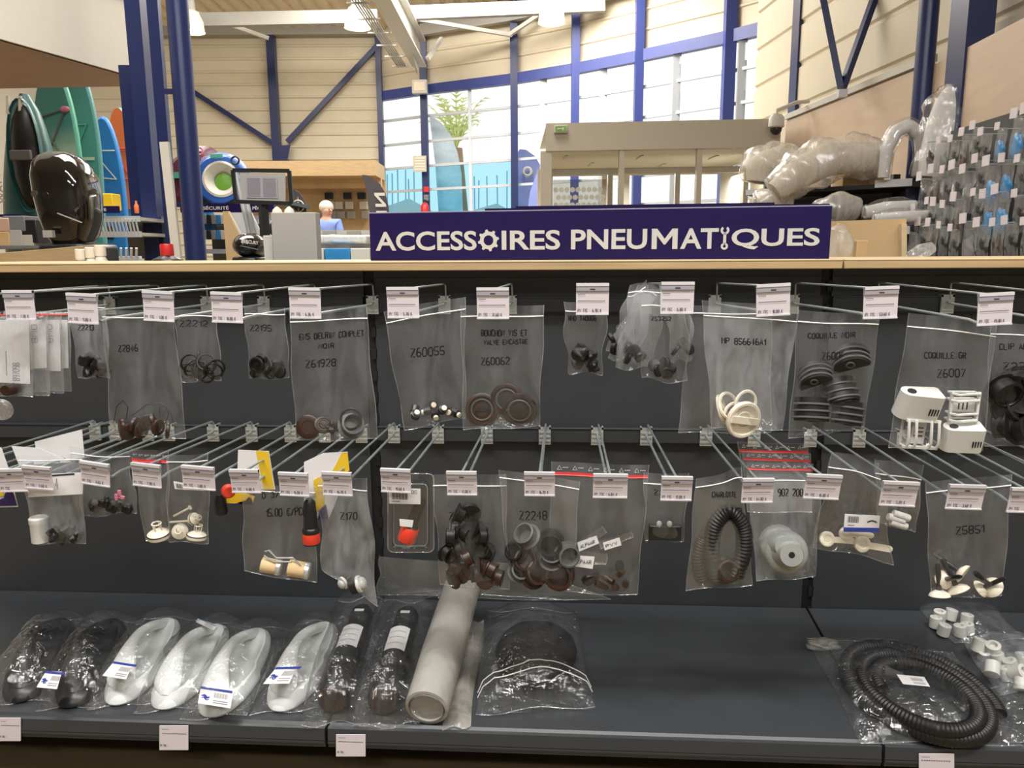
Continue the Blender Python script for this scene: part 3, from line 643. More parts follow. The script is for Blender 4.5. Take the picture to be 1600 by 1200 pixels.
for f_, z in ((0, zt0-.62), ): obj('door_rail', MB().bar(VA+vd+UZ*z, VB+vd+UZ*z, .05, .06), 'vestibule_beige', t)
obj('rear_header', MB().bar(VA+vd+UZ*(zt0-.04), VB+vd+UZ*(zt0-.04), .05, .08), 'mezz_white', t)
for f_ in (.0, .36, .45, 1.0): p = VA+(VB-VA)*f_+vd; obj('rear_post', post(p, 0, zt0, .12 if f_ in (.36, .45) else .06, .07), 'mezz_white', t)
for a, b in ((0, .33), (.33, .664), (.664, 1)): p, q = VA+(VB-VA)*a, VA+(VB-VA)*b; obj('glass_pane', MB().bar(p+UZ*zt0/2, q+UZ*zt0/2, .008, zt0), 'glass', t)
for x, y in ((.1, .3), (.25, 1.0), (.45, .4), (.62, 1.2), (.8, .5)): p = VA+(VB-VA)*x+FH*y+UZ*(zt0-.006); obj('ceiling_strip', MB().bar(p, p+FH*.35, .03, .01), 'steel_light', t)
# frosted film with white dots on the left door leaf
a, b = XY(864, 7.98), XY(946, 7.95); z1 = ZP(864, 281, 7.98); m = MB().bar(a+UZ*(z1-.55)+FH*.0, b+UZ*(z1-.55), .004, 1.1); ff = obj('frosted_film', m, 'frost', t); m = MB()
for i in range(9):
    for j in range(5): c = a+(b-a)*((i+.5+.5*(j % 2))/9.6)+UZ*(z1-.10-.075*j)-FH*.006; m.lathe([(.026, 0), (.026, .003), (0, .003)], o=c, axis=-FH, n=10)
obj('dot_pattern', m, 'mezz_white', ff)
c = H(876, 202, 7.86); t = thing('exit_sign', 'green and white exit sign on the vestibule fascia', 'sign', c); obj('sign_box', MB().box(c, (.13, .05, .07)), 'steel_light', t, bevel=.004); m = MB(); m.box(c-FH*.028, (.11, .006, .05)); obj('green_panel', m, 'lime', t)
m = MB(); q = c-FH*.033; m.bar(q-RH*.035, q+RH*.02, .004, .012); m.prism([q+RH*.015+UZ*.018, q+RH*.015-UZ*.018, q+RH*.042], FH*.002); obj('arrow', m, 'mezz_white', t)
c = H(1213, 193, 7.6); t = thing('dome_camera', 'white dome camera on a bracket at the end of the vestibule', 'camera', c); obj('housing', MB().lathe([(.05, .08), (.07, .05), (.075, -.03), (.06, -.04)], o=c, n=18), 'steel_light', t); obj('dome', MB().ball(c-UZ*.05, .055), 'frame_black', t); obj('bracket_arm', MB().tube([c+UZ*.06, c+UZ*.12, c+UZ*.14+RH*.18+UZ*.05, c+UZ*.2+RH*.3], .018, 8), 'steel_light', t)
# ------------------------------------------------------------------ mezzanine and the pair of columns
zm = EYE+1.25
A, B, C_, D_ = PZ(0, 62, zm), PZ(224, 125, zm), PZ(206, 134.5, zm), PZ(0, 138.5, zm)
A2 = B+(A-B)*2.6; D2 = C_+(D_-C_)*2.4
m = MB(); q = [A2, B, C_, D2]; m.add(q+[p+UZ*.05 for p in q], [(3, 2, 1, 0), (4, 5, 6, 7), (0, 1, 5, 4), (1, 2, 6, 5), (2, 3, 7, 6), (3, 0, 4, 7)]); ms = struct('mezzanine', m, 'mezz_brown')
fn = (B-A).normalized(); fo = Vector((fn.y, -fn.x, 0))
obj('fascia', MB().bar(A2+UZ*.9, B+UZ*.9, .04, 1.8), 'mezz_white', ms); obj('fascia_seam', MB().bar(A2+fo*.025+UZ*.52, B+fo*.025+UZ*.52, .02, .012), 'steel_grey', ms); obj('end_fascia', MB().bar(B+UZ*.9, C_+UZ*.9, .04, 1.8), 'mezz_white', ms)
struct('column', post(XY(248, 5.35), 0, ZT+1.8, .10, .2), 'navy_steel'); struct('column', post(XY(230, 5.5), 0, zm, .11, .16), 'navy_steel')
struct('column', post(XY(270, 5.2), 0, ZT+1.8, .07, .05), 'navy_steel')
struct('column', MB().lathe([(.066, 0), (.066, ZT+1.8)], o=XY(305, 5.1), n=24), 'navy_steel')
struct('cable_trunking', MB().bar(H(257, 222, 5.1), H(277, 405, 5.1), .055, .03, up=FH), 'mezz_white')
for py in (143, 320): struct('column_tie', MB().bar(H(258, py, 5.15), H(300, py, 5.12), .03, .03), 'navy_steel')
# ------------------------------------------------------------------ boards, kayak and towables on the left
def board(px, D, top, w, label, m_, yaw=-.28, lean=.03, tip=1.0, pts=None, group='paddle boards'):
    p = XY(px, D); zt = ZP(px, top, D); t = thing('paddle_board', label, 'paddle board', p, group); R = Matrix.Rotation(yaw+YAW, 3, 'Z')
    out = []; n = 18
    for k in range(n+1): a = math.pi*k/n; out.append((w/2*math.cos(a), zt-tip+tip*math.sin(a)))
    out += [(-w/2*.9, .35), (-w/2*.55, .0), (w/2*.55, .0), (w/2*.9, .35)]
    pl = [p+R @ Vector((x, z*lean, z)) for x, z in out]; th = R @ Vector((0, .06, 0)); c = sum(pl, Vector())/len(pl)
    m = MB(); inn = [c+(q-c)*.965-th*.0 for q in pl]; o = [q+th*.3 for q in pl]; o2 = [q+th*.7 for q in pl]; e = [c+(q-c)*.965+th for q in pl]; N = len(pl)
    m.add(inn, [tuple(range(N))]); obj('deck_pad', m, m_, t, smooth=False)
    m = MB(); m.add(inn+o+o2+e, [(i*N+k, i*N+(k+1) % N, (i+1)*N+(k+1) % N, (i+1)*N+k) for i in range(3) for k in range(N)]+[tuple(range(4*N-1, 3*N-1, -1))]); obj('rail', m, {'mint_fade': 'mint', 'teal': 'teal', 'sky_blue': 'sky_blue', 'orange': 'teal'}[m_], t)
    f = lambda x, z: p+R @ Vector((x*w/2, z*lean-.012, z))
    return t, f, zt
t, f, zt = board(93, 7.5, 96, .54, 'mint green paddle board with coral bungee anchors, behind the outboard cowl', 'mint_fade')
m = MB()
for a, b in (((-.6, .48), (.6, .42)), ((-.6, .98), (.6, .95)), ((-.6, .48), (.6, .95)), ((.6, .42), (-.6, .98))): m.tube([f(a[0], zt-a[1]), f(b[0], zt-b[1])], .008, 5)
obj('bungee', m, 'mid_grey', t); m = MB()
for x, z in ((-.62, .48), (.62, .42), (-.62, .98), (.62, .95)): obj('bungee_anchor', MB().ball(f(x, zt-z), .045, .02, .03), 'pink', t)
obj('carry_handle', MB().box(f(.1, zt-1.65), (.08, .03, .16)), 'frame_black', t)
t, f, zt = board(126, 7.9, 90, .54, 'teal paddle board between the mint and the blue board', 'teal'); m = MB()
for a, b in (((-.6, .62), (.6, .62)), ((-.6, 1.15), (.6, 1.15)), ((-.6, .62), (.6, 1.15)), ((.6, .62), (-.6, 1.15))): m.tube([f(a[0], zt-a[1]), f(b[0], zt-b[1])], .007, 5)
obj('bungee', m, 'mint', t); obj('carry_handle', MB().box(f(.1, zt-1.85), (.08, .03, .16)), 'frame_black', t); obj('white_mark', MB().box(f(.6, zt-.95), (.12, .02, .03)), 'mezz_white', t)
t, f, zt = board(168, 8.3, 179, .44, 'bright blue paddle board between the teal and the orange board', 'sky_blue'); m = MB()
for a, b in (((-.6, .35), (.7, .36)), ((-.6, .62), (.7, .65)), ((-.6, .35), (.7, .65))): m.tube([f(a[0], zt-a[1]), f(b[0], zt-b[1])], .007, 5)
obj('bungee', m, 'mezz_white', t); obj('carry_handle', MB().box(f(.1, zt-1.2), (.07, .03, .14)), 'frame_black', t)
t, f, zt = board(195, 8.8, 165, .46, 'orange tipped teal paddle board beside the blue column', 'teal'); m = MB(); w = .72
out = [(w/2*.95*math.cos(math.pi*k/18), zt-1.0+.99*math.sin(math.pi*k/18)) for k in range(19)]+[(-w/2*.99, zt-1.02), (0, zt-1.10), (w/2*.99, zt-1.12)]
m.add([f(x/(w/2), z) for x, z in out], [tuple(range(len(out)))]); obj('orange_tip', m, 'orange', t, smooth=False); m = MB()
for a, b in (((-.6, .45), (.7, .45)), ((-.6, .78), (.7, .78)), ((-.6, .45), (.7, .78))): m.tube([f(a[0], zt-a[1])-FH*.01, f(b[0], zt-b[1])-FH*.01], .007, 5)
obj('bungee', m, 'red_band', t); obj('carry_handle', MB().box(f(.15, zt-1.35), (.07, .03, .14)), 'frame_black', t)
# kayak on end
c = XY(42, 6.6); zt = ZP(22, 140, 6.6); t = thing('kayak', 'dark teal kayak standing on end at the left edge', 'kayak', c); m = MB(); n = 20; L_ = 16
for j in range(L_+1):
    s_ = j/L_; z = .1+(zt-.1)*s_; w = .24*(max(0, 1-((s_-.42)/.585)**2))**.62+.012; dp = .17*(max(0, 1-((s_-.45)/.56)**2))**.5+.02
    for k in range(n): a = 2*math.pi*k/n; m.v.append(c+RH*(w*math.cos(a))+FH*(dp*math.sin(a)+.1+.1*s_)+UZ*z)
for j in range(L_):
    for k in range(n): m.f.append((j*n+k, j*n+(k+1) % n, (j+1)*n+(k+1) % n, (j+1)*n+k))
obj('hull', m, 'teal_dark', t)
m = MB(); kc = c+RH*.13; m.ball(kc-FH*.06+UZ*(EYE+.80), .13, .10, .42); obj('cockpit', m, 'frame_black', t); obj('seat', MB().box(kc-FH*.155+UZ*(EYE+.80), (.18, .03, .08)), 'mid_grey', t, bevel=.01); m = MB()
m.torus(kc-FH*.09+UZ*(EYE+.80), 1, .022, axis=(0, 1, 0), n=28, m=6); m.v = [Vector((kc.x+(v.x-kc.x)*.14, v.y, EYE+.80+(v.z-EYE-.80)*.45)) for v in m.v]; obj('cockpit_rim', m, 'teal_dark', t)
for x in (-.05, .05): obj('paddle_holder', MB().bar(H(22, 150, 6.5)+RH*x, H(22, 178, 6.5)+RH*x, .02, .02), 'mezz_white', t)
m = MB(); letter(m, 'WATTSUP', H(9, 318, 6.36), Vector((-.08, 0, 1)).normalized(), -RH, .38, .05, .02); obj('hull_lettering', m, 'mezz_white', t)
# outboard engine with a glossy cowl
c = H(92, 384, 3.35); t = thing('outboard_engine', 'glossy black outboard engine cowl behind the sloping oak panel', 'outboard engine', c); m = MB(); n = 28; hgt = .40
for s_, w, d, off in ((0, .075, .12, 0), (.12, .105, .16, .0), (.3, .128, .18, 0), (.55, .140, .19, -.004), (.75, .137, .18, -.012), (.88, .118, .15, -.022), (.96, .088, .11, -.026), (1.0, .055, .07, -.028), (1.005, .0, .0, -.028)):
    for k in range(n):
        a = 2*math.pi*k/n; ex = math.copysign(abs(math.cos(a))**.55, math.cos(a)); ey = math.copysign(abs(math.sin(a))**.55, math.sin(a))
        m.v.append(c+RH*(ex*w*.86+off)+FH*(ey*d*.62+.12)+UZ*(hgt*s_))
for j in range(8):
    for k in range(n): m.f.append((j*n+k, j*n+(k+1) % n, (j+1)*n+(k+1) % n, (j+1)*n+k))
obj('cowl', m, 'cowl', t, ang=.5)
obj('lower_cowl', MB().box(c+FH*.16-UZ*.06, (.2, .3, .14)), 'black_plastic', t, bevel=.02); obj('label_plate', MB().box(c-FH*.012+UZ*.05-RH*.03, (.042, .02, .03)), 'grey_box', t); obj('round_badge', MB().lathe([(.014, 0), (.014, .006), (0, .006)], o=c-FH*.028+UZ*.215-RH*.062, axis=-FH, n=16), 'brassy', t); obj('latch_rod', MB().tube([c+UZ*.135+RH*.02-FH*.02, c+UZ*.095+RH*.13-FH*.04], .003, 6), 'chrome', t)
a, b = H(-30, 399.5, 2.9), H(149, 384, 2.9); t = thing('oak_divider', 'oak divider with a sloping top edge in front of the outboard cowl', 'panel', Vector((a.x, a.y, 0))); m = MB(); m.hexa([Vector((a.x, a.y, 0)), Vector((b.x, b.y, 0)), b, a], [p+FH*.03 for p in (Vector((a.x, a.y, 0)), Vector((b.x, b.y, 0)), b, a)]); obj('panel_face', m, 'oak', t); obj('panel_edge', MB().bar(a+FH*.015+UZ*.002, b+FH*.015+UZ*.002, .032, .004), 'oak_top', t)
c = H(92, 384, 3.35); obj('engine_stand', MB().box((c.x, c.y+.12, (c.z-.13)/2), (.16, .2, c.z-.13)), 'steel_grey', None, 'grey pedestal under the glossy outboard cowl', 'stand')
# shelving on the left behind the columns
def rack(x0, x1, py_top, py_bot, D, label, rows, name='wire_shelf'):
    a, b = XY(x0, D), XY(x1, D); t = thing(name, label, 'shelf', (a+b)/2); zt = ZP(x0, py_top, D)
    obj('rear_panel', MB().bar(a+FH*.42+UZ*zt/2, b+FH*.42+UZ*zt/2, .02, zt), 'mid_grey', t)
    for p in (a, b): obj('side_upright', MB().bar(p+FH*.2+UZ*zt/2, p+FH*.22+UZ*zt/2, .02, zt, up=RH), 'steel_light', t)
    for py in rows:
        z = ZP(x0, py, D); obj('shelf_board', MB().hexa([p+UZ*z for p in (a, b, b+FH*.4, a+FH*.4)], [p+UZ*(z+.02) for p in (a, b, b+FH*.4, a+FH*.4)]), 'steel_light', t); obj('price_rail', MB().bar(a-FH*.01+UZ*(z+.01), b-FH*.01+UZ*(z+.01), .01, .035), 'metal_light', t)
    return t
rack(150, 224, 334, 400, 4.9, 'white wire shelf of small bottles right of the outboard cowl', (345, 369))
for i in range(12): x = 158+5.4*i; c = H(x, 368, 4.85); obj('hook_strip', MB().bar(c, c+UZ*.10-FH*.03, .008, .008), 'metal_light', None, 'white price hook in the row on the wire shelf right of the outboard cowl', 'price hook', 'price hooks on the wire shelf')
for i in range(7): x = 165+8*i; c = H(x, 401, 4.6); obj('price_hook', MB().bar(c, c+UZ*.05-FH*.03+RH*.02, .012, .008), 'metal_light', None, 'white price hook in the lower row behind the white caps', 'price hook', 'price hooks in the lower row')
def signboard(txt, x0, x1, y0, y1, D, label, col='navy_sign', tc='mezz_white', tx=None, name='aisle_sign'):
    a, b = H(x0, y1, D), H(x1, y1, D); h = H(x0, y0, D).z-a.z; b.z = a.z; t = thing(name, label, 'sign', a); ux = (b-a).normalized(); n = -FH
    obj('panel', MB().hexa([a, b, b+UZ*h, a+UZ*h], [p+FH*.015 for p in (a, b, b+UZ*h, a+UZ*h)]), col, t); m = MB(); tx = tx or (.12, .88); L = (b-a).length
    letter(m, txt, a+ux*L*tx[0]+UZ*h*.28+n*.003, ux, UZ, L*(tx[1]-tx[0]), h*.46, .02); obj('lettering', m, tc, t); return t
signboard('TISME', -12, 37, 335, 350, 4.3, 'navy aisle sign ending in TISME at the left edge', tx=(.25, .68)); signboard('CITÉ', 148, 186, 322, 333, 4.8, 'navy aisle sign ending in CITÉ above the wire shelf', tx=(.05, .5))
signboard('SÉCURITÉ', 282, 362, 318, 332, 6.0, 'dark aisle sign reading SÉCURITÉ behind the round column', tx=(.45, .95)); signboard('PÊCHE', 362, 428, 318, 332, 6.0, 'dark aisle sign reading PÊCHE behind the paper stand', tx=(.5, .85))
obj('yellow_box', MB().box(H(166, 316, 5.0), (.14, .1, .10)), 'yellow', None, 'yellow box in front of the blue paddle board', 'box', bevel=.004)
obj('orange_bottle', MB().lathe([(.012, 0), (.014, .01), (.014, .045), (.006, .06), (.006, .075), (0, .075)], o=H(214, 333, 4.9), n=14), 'orange', None, 'small orange bottle beside the blue column', 'bottle')
for i, (x, y, w, h, m_) in enumerate(((8, 352, .13, .07, 'mezz_brown'), (34, 350, .12, .08, 'mid_grey'), (55, 362, .1, .12, 'frame_black'), (8, 376, .14, .09, 'cardboard'), (34, 374, .09, .1, 'grey_box'), (54, 380, .07, .09, 'vestibule_beige'))):
    c = H(x, y, 4.2); obj('carton', MB().box(c, (w, .12, h)), m_, None, ['brown carton under the TISME sign at the left edge', 'grey carton under the TISME sign', 'black carton left of the outboard cowl', 'tan carton in the lower row at the left edge', 'pale grey carton in the lower row under the TISME sign', 'beige carton in the lower row beside the outboard cowl'][i], 'carton', 'cartons left of the outboard cowl', bevel=.004)
obj('carton_shelf', MB().hexa([H(-40, 388, 4.1), H(66, 388, 4.1), H(66, 388, 4.1)+FH*.3, H(-40, 388, 4.1)+FH*.3], [p+UZ*.015 for p in (H(-40, 388, 4.1), H(66, 388, 4.1), H(66, 388, 4.1)+FH*.3, H(-40, 388, 4.1)+FH*.3)]), 'mid_grey', None, 'grey shelf board carrying the cartons at the left edge', 'shelf')
# bottles standing behind the oak board
rear = thing('bottle_shelf', 'shelf on the far side of the gondola holding the bottles', 'shelf', (0, 2.3, EYE-.20)); obj('shelf_board', MB().box((0, 2.45, EYE-.205), (3.4, .62, .012)), 'panel', rear)
for i, (x, y, w) in enumerate(((127, 397, 'left'), (143, 394, 'middle'), (158, 391, 'right'))):
    c = H(x, 405, 2.24); c.z = EYE-.198; zt = ZP(x, y-8, 2.24); h = zt-c.z; t = thing('white_bottle', 'white capped bottle behind the oak board, %s one of three' % w, 'bottle', c, 'white capped bottles'); obj('bottle_body', MB().lathe([(.018, 0), (.02, .004), (.02, h-.05), (.012, h-.033), (.012, h-.03)], o=c, n=18), 'film_milky' if 0 else 'white_plastic', t); obj('bottle_cap', MB().lathe([(.0145, h-.031), (.015, h-.029), (.015, h-.002), (.013, h), (0, h)], o=c, n=18), 'mezz_white', t)
c = H(262, 405, 2.3); c.z = EYE-.198; h = ZP(262, 381, 2.3)-c.z; t = thing('dark_bottle', 'black bottle with a red cap behind the oak board, below the blue columns', 'bottle', c); obj('bottle_body', MB().lathe([(.045, 0), (.05, .006), (.05, h-.065), (.042, h-.045), (.018, h-.034), (.016, h-.03)], o=c, n=26), 'dark_bottle', t); obj('bottle_cap', MB().lathe([(.0185, h-.034), (.019, h-.03), (.019, h-.004), (.017, h), (0, h)], o=c, n=22), 'red', t)
# towables
def disc_tow(px, py, D, R, label, m1, m2, m3, tilt=(.15, 0, .1)):
    c = H(px, py, D); t = thing('towable_tube', label, 'towable tube', c-UZ*R, 'towable tubes'); ax = (-FH+UZ*tilt[0]+RH*tilt[2]).normalized(); return c, ax, t
c, ax, t = disc_tow(348, 284, 6.6, .16, 'blue towable tube with a white ring and green centre', 0, 0, 0); m = MB().lathe([(.19, -.09), (.235, -.03), (.235, .03), (.19, .085), (.14, .09)], o=c, axis=ax, n=28, caps=False); obj('outer_tube', m, 'donut_blue', t)
m = MB().lathe([(.15, .092), (.13, .10), (.075, .03), (.07, .02)], o=c+RH*.01, axis=ax, n=28, caps=False); obj('white_ring', m, 'mezz_white', t); m = MB().lathe([(.075, .035), (.06, .045), (0, .05)], o=c+RH*.02-UZ*.01, axis=ax, n=24); obj('green_centre', m, 'lime', t); obj('green_patch', MB().box(c+UZ*.195-FH*.10, (.1, .02, .03)), 'mint', t); obj('grab_loop', MB().torus(c+RH*.15+UZ*.16-FH*.1, .03, .008, axis=ax), 'frame_black', t)
c, ax, t = disc_tow(300, 276, 6.9, .3, 'maroon towable tube with pink handles half behind the round column', 0, 0, 0); m = MB().lathe([(.17, -.1), (.20, -.03), (.20, .03), (.15, .1), (0, .11)], o=c, axis=ax, n=28, sx=1.55, sy=1); obj('outer_tube', m, 'maroon', t); obj('mint_stripe', MB().bar(c-RH*.2-FH*.115, c+RH*.2-FH*.115, .05, .05), 'mint', t); m = MB()
for x, z in ((.12, .2), (.165, .12)): m.torus(c+RH*x+UZ*z-FH*.1, .03, .009, axis=ax)
obj('pink_handles', m, 'pink', t)
obj('tube_stand', MB().hexa([H(290, 318, 6.5), H(445, 318, 6.5), H(445, 318, 6.5)+FH*.8, H(290, 318, 6.5)+FH*.8], [p+UZ*.03 for p in (H(290, 318, 6.5), H(445, 318, 6.5), H(445, 318, 6.5)+FH*.8, H(290, 318, 6.5)+FH*.8)]), 'frame_black', None, 'black rack top carrying the towable tubes', 'rack')
rack(300, 425, 333, 400, 6.05, 'dark shelving under the SÉCURITÉ sign', (349, 372, 395), 'shelving')
for i in range(14):
    c = H(320+7.4*(i % 7), 343+24*(i//7), 6.0); obj('packed_part', MB().box(c, (.035, .03, .07)), ('mid_grey', 'steel_light', 'bottle_blue', 'frame_black', 'mezz_white', 'vestibule_beige', 'mid_grey')[(i*3) % 7], None, 'small packed part on the %s shelf under the SÉCURITÉ sign' % ('upper', 'lower')[i//7], 'package', 'packed parts, %s shelf' % ('upper', 'lower')[i//7], bevel=.003)
for i in range(4): obj('jerrycan', MB().lathe([(.035, 0), (.04, .01), (.04, .16), (.02, .2), (.02, .22), (0, .22)], o=H(304+9*i, 371, 6.12), n=14), 'bottle_blue', None, 'blue bottle on the shelving behind the round column', 'bottle', 'blue bottles behind the column')
# paper stand, grey box, small outboard
D = 3.0; t = thing('notice_stand', 'black framed paper notice on a post behind the grey box', 'notice stand', XY(418, D)); q = [H(x, y, D) for x, y in ((364, 266), (452, 267), (456, 318), (369, 315))]; m = MB()
for a, b in zip(q, q[1:]+q[:1]): m.bar(a, b, .012, .014)
obj('frame', m, 'frame_black', t); obj('glass_sheet', MB().hexa(q, [p+FH*.003 for p in q]), 'glass', t); q2 = [H(x, y, D-.004) for x, y in ((374, 270), (446, 271), (446, 315), (378, 314))]; obj('paper', MB().hexa(q2, [p+FH*.002 for p in q2]), 'grey_box', t); q3 = [H(x, y, D-.008) for x, y in ((384, 277), (433, 278), (434, 310), (385, 309))]; pr = obj('printed_block', MB().hexa(q3, [p+FH*.001 for p in q3]), 'holder', t); m = MB()
for k in range(14): a = q3[0]+(q3[3]-q3[0])*((k+.7)/15)-FH*.002; b = q3[1]+(q3[2]-q3[1])*((k+.7)/15)-FH*.002; m.ribbon([a+(b-a)*.04, a+(b-a)*.46], .0016, -FH); m.ribbon([a+(b-a)*.54, a+(b-a)*.96], .0016, -FH)
obj('printed_lines', m, 'soft_ink', t, smooth=False); obj('post', MB().bar(XY(415, D+.02)+UZ*.0, XY(415, D+.02)+UZ*(ZP(415, 316, D)), .028, .028), 'frame_black', t)
c = H(462, 404, 2.55); a, b = H(427, 404, 2.5), H(496, 404, 2.5); z1 = ZP(427, 332, 2.5); m = MB().hexa([Vector((p.x, p.y, EYE-.22)) for p in (a, b, b+FH*.06, a+FH*.06)], [Vector((p.x, p.y, z1)) for p in (a, b, b+FH*.06, a+FH*.06)]); t = thing('grey_box', 'plain grey box standing behind the oak board left of the purple sign', 'box', Vector((c.x, c.y, EYE-.22))); obj('box_body', m, 'grey_box', t, bevel=.002); a, b = H(413, 404, 2.52), H(427, 404, 2.52); z2 = ZP(413, 368, 2.52); m = MB().hexa([Vector((p.x, p.y, EYE-.22)) for p in (a, b, b+FH*.1, a+FH*.1)], [Vector((p.x, p.y, z2)) for p in (a, b, b+FH*.1, a+FH*.1)]); obj('side_wing', m, 'steel_light', t, bevel=.002)
for i, (x, w) in enumerate(((433, 'left'), (452, 'right'))): m = MB().lathe([(.018, 0), (.014, .012), (.003, .022), (0, .022)], o=Vector((H(x, 331, 2.58).x, H(x, 331, 2.58).y, ZP(427, 332, 2.5)+.001)), n=10); obj('white_wedge', m, 'mezz_white', None, 'small white wedge above the grey box, %s one' % w, 'wedge', 'white wedges above the grey box')
c = H(392, 384, 2.75); t = thing('outboard_engine', 'small black outboard engine lettered MERCURY beside the grey box', 'outboard engine', c-UZ*.06); m = MB().ball(c, .055, .09, .045, n=20, m=12, R=Euler((0, .15, 0)).to_matrix()); m.v = [Vector((v.x, v.y, max(v.z, c.z-.038))) for v in m.v]; obj('cowl', m, 'cowl', t); m = MB(); letter(m, 'MERCURY', H(377, 379, 2.655), (RH+UZ*-.14).normalized(), (UZ+RH*.1).normalized(), .058, .012, .03); obj('lettering', m, 'mezz_white', t)
obj('engine_pan', MB().box(c-UZ*.075, (.09, .14, .075)), 'black_plastic', t, bevel=.01); obj('stripe', MB().ribbon([H(376, 384, 2.655), H(404, 390, 2.655)], .003, -FH), 'mid_grey', t, smooth=False)
# stand carrying the small outboard
z_ = (c.z-.112); obj('engine_stand', MB().box((c.x, c.y+.0, (z_)/2), (.12, .16, z_)), 'steel_grey', None, 'grey pedestal under the small outboard engine', 'stand')
t = thing('sloped_display', 'wooden sloped display panel with a mirror behind the small outboard', 'display', XY(370, 3.6)); q = [H(x, y, 3.6) for x, y in ((348, 330), (356, 330), (392, 406), (354, 406))]; obj('side_panel', MB().hexa(q, [p+FH*.03 for p in q]), 'oak_wall', t); obj('foot_panel', MB().hexa([q[3], q[2], Vector((q[2].x, q[2].y, 0)), Vector((q[3].x, q[3].y, 0))], [p+FH*.03 for p in (q[3], q[2], Vector((q[2].x, q[2].y, 0)), Vector((q[3].x, q[3].y, 0)))]), 'oak_wall', t); q = [H(x, y, 3.65) for x, y in ((356, 332), (392, 332), (408, 366), (370, 366))]; obj('mirror', MB().hexa(q, [p+FH*.02 for p in q]), 'metal_light', t); obj('mirror_edge', MB().bar(H(356, 331, 3.62), H(398, 404, 3.62), .012, .012), 'mezz_white', t)
for i, (x0, x1) in enumerate(((368, 388), (384, 396))): obj('white_rod', MB().tube([H(x0, 270+40*i, 3.2), H(x1, 358, 3.2), H(x1, 358, 3.2)+(H(x1, 358, 3.2)-H(x0, 270+40*i, 3.2))*((H(x1, 358, 3.2).z-.002)/(H(x0, 270+40*i, 3.2).z-H(x1, 358, 3.2).z))], .010, 8), 'metal_light', None, 'white rod leaning behind the paper stand, %s one' % ('long', 'short')[i], 'rod', 'white rods')
# packs and counter
for i in range(6):
    c = H(505+13*i, 374, 2.9); obj('foil_pack', MB().box(c, (.055, .09, .03), Euler((0, rnd(-.1, .1), rnd(-.3, .3))).to_matrix()), 'white_plastic', None, 'white foil pack in the row left of the purple sign', 'pack', 'white foil packs', bevel=.008)
for i, (x0, x1, m_) in enumerate(((497, 506, 'mezz_white'), (508, 547, 'pack_blue'), (548, 578, 'mezz_white'))): a, b = H(x0, 404, 2.8), H(x1, 404, 2.8); zt = ZP(x0, 388, 2.8); m = MB().hexa([Vector((p.x, p.y, EYE-.2)) for p in (a, b, b+FH*.2, a+FH*.2)], [Vector((p.x, p.y, zt)) for p in (a, b, b+FH*.2, a+FH*.2)]); obj('pack_box', m, m_, None, ['white narrow box beside the grey box', 'bright blue box under the white foil packs', 'white box right of the bright blue box'][i], 'box', bevel=.003)
a, b = XY(490, 5.2), XY(640, 5.2); zt = ZP(490, 360, 5.2); t = thing('display_counter', 'grey display counter in front of the woman', 'counter', (a+b)/2); obj('counter_body', MB().hexa([p for p in (a, b, b+FH*.6, a+FH*.6)], [p+UZ*(zt-.04) for p in (a, b, b+FH*.6, a+FH*.6)]), 'mid_grey', t); obj('counter_top', MB().hexa([p+UZ*(zt-.04) for p in (a, b, b+FH*.6, a+FH*.6)], [p+UZ*zt for p in (a, b, b+FH*.6, a+FH*.6)]), 'steel_light', t)
for i in range(3): obj('counter_ticket', MB().box(H(515+38*i, 368, 5.17), (.09, .02, .06)), 'grey_box', None, 'grey ticket panel on the display counter front, %s one' % ('left', 'middle', 'right')[i], 'ticket', 'counter tickets')
# oak display wall far behind
D = 12.9; a, b = XY(452, D), XY(606, D); z0, z1, z2 = ZP(450, 298, D), ZP(450, 284, D), ZP(450, 262, D)
t = thing('oak_display_wall', 'oak display wall with overhanging header behind the woman', 'display wall', (a+b)/2); a2 = XY(375, D); obj('slat_panel', MB().bar(a2+UZ*z1/2, b+UZ*z1/2, .06, z1), 'oak_wall', t); obj('header', MB().bar(a2-FH*.5+UZ*(z1+z2)/2, b-FH*.5+UZ*(z1+z2)/2, .9, z2-z1), 'oak', t); obj('valance', MB().bar(a2-FH*.4+UZ*(z0+z1)/2, b-FH*.4+UZ*(z0+z1)/2, .1, z1-z0), 'oak_wall', t)
k = 0
for row, y in enumerate((306, 321, 336)):
    for x in (514, 543, 565, 527)[:4 if row else 3]:
        c = H(x+3*row, y, D-.08); obj('wall_gadget', MB().box(c, (.13, .06, .12 if row else .1)), ('frame_black', 'mezz_white', 'grey_box')[row], None, '%s hung in the %s row of the oak display wall' % (('black gadget', 'top'), ('white packet', 'middle'), ('grey packet', 'bottom'))[row], 'gadget', 'gadgets on the oak wall, row %d' % (row+1), bevel=.006)
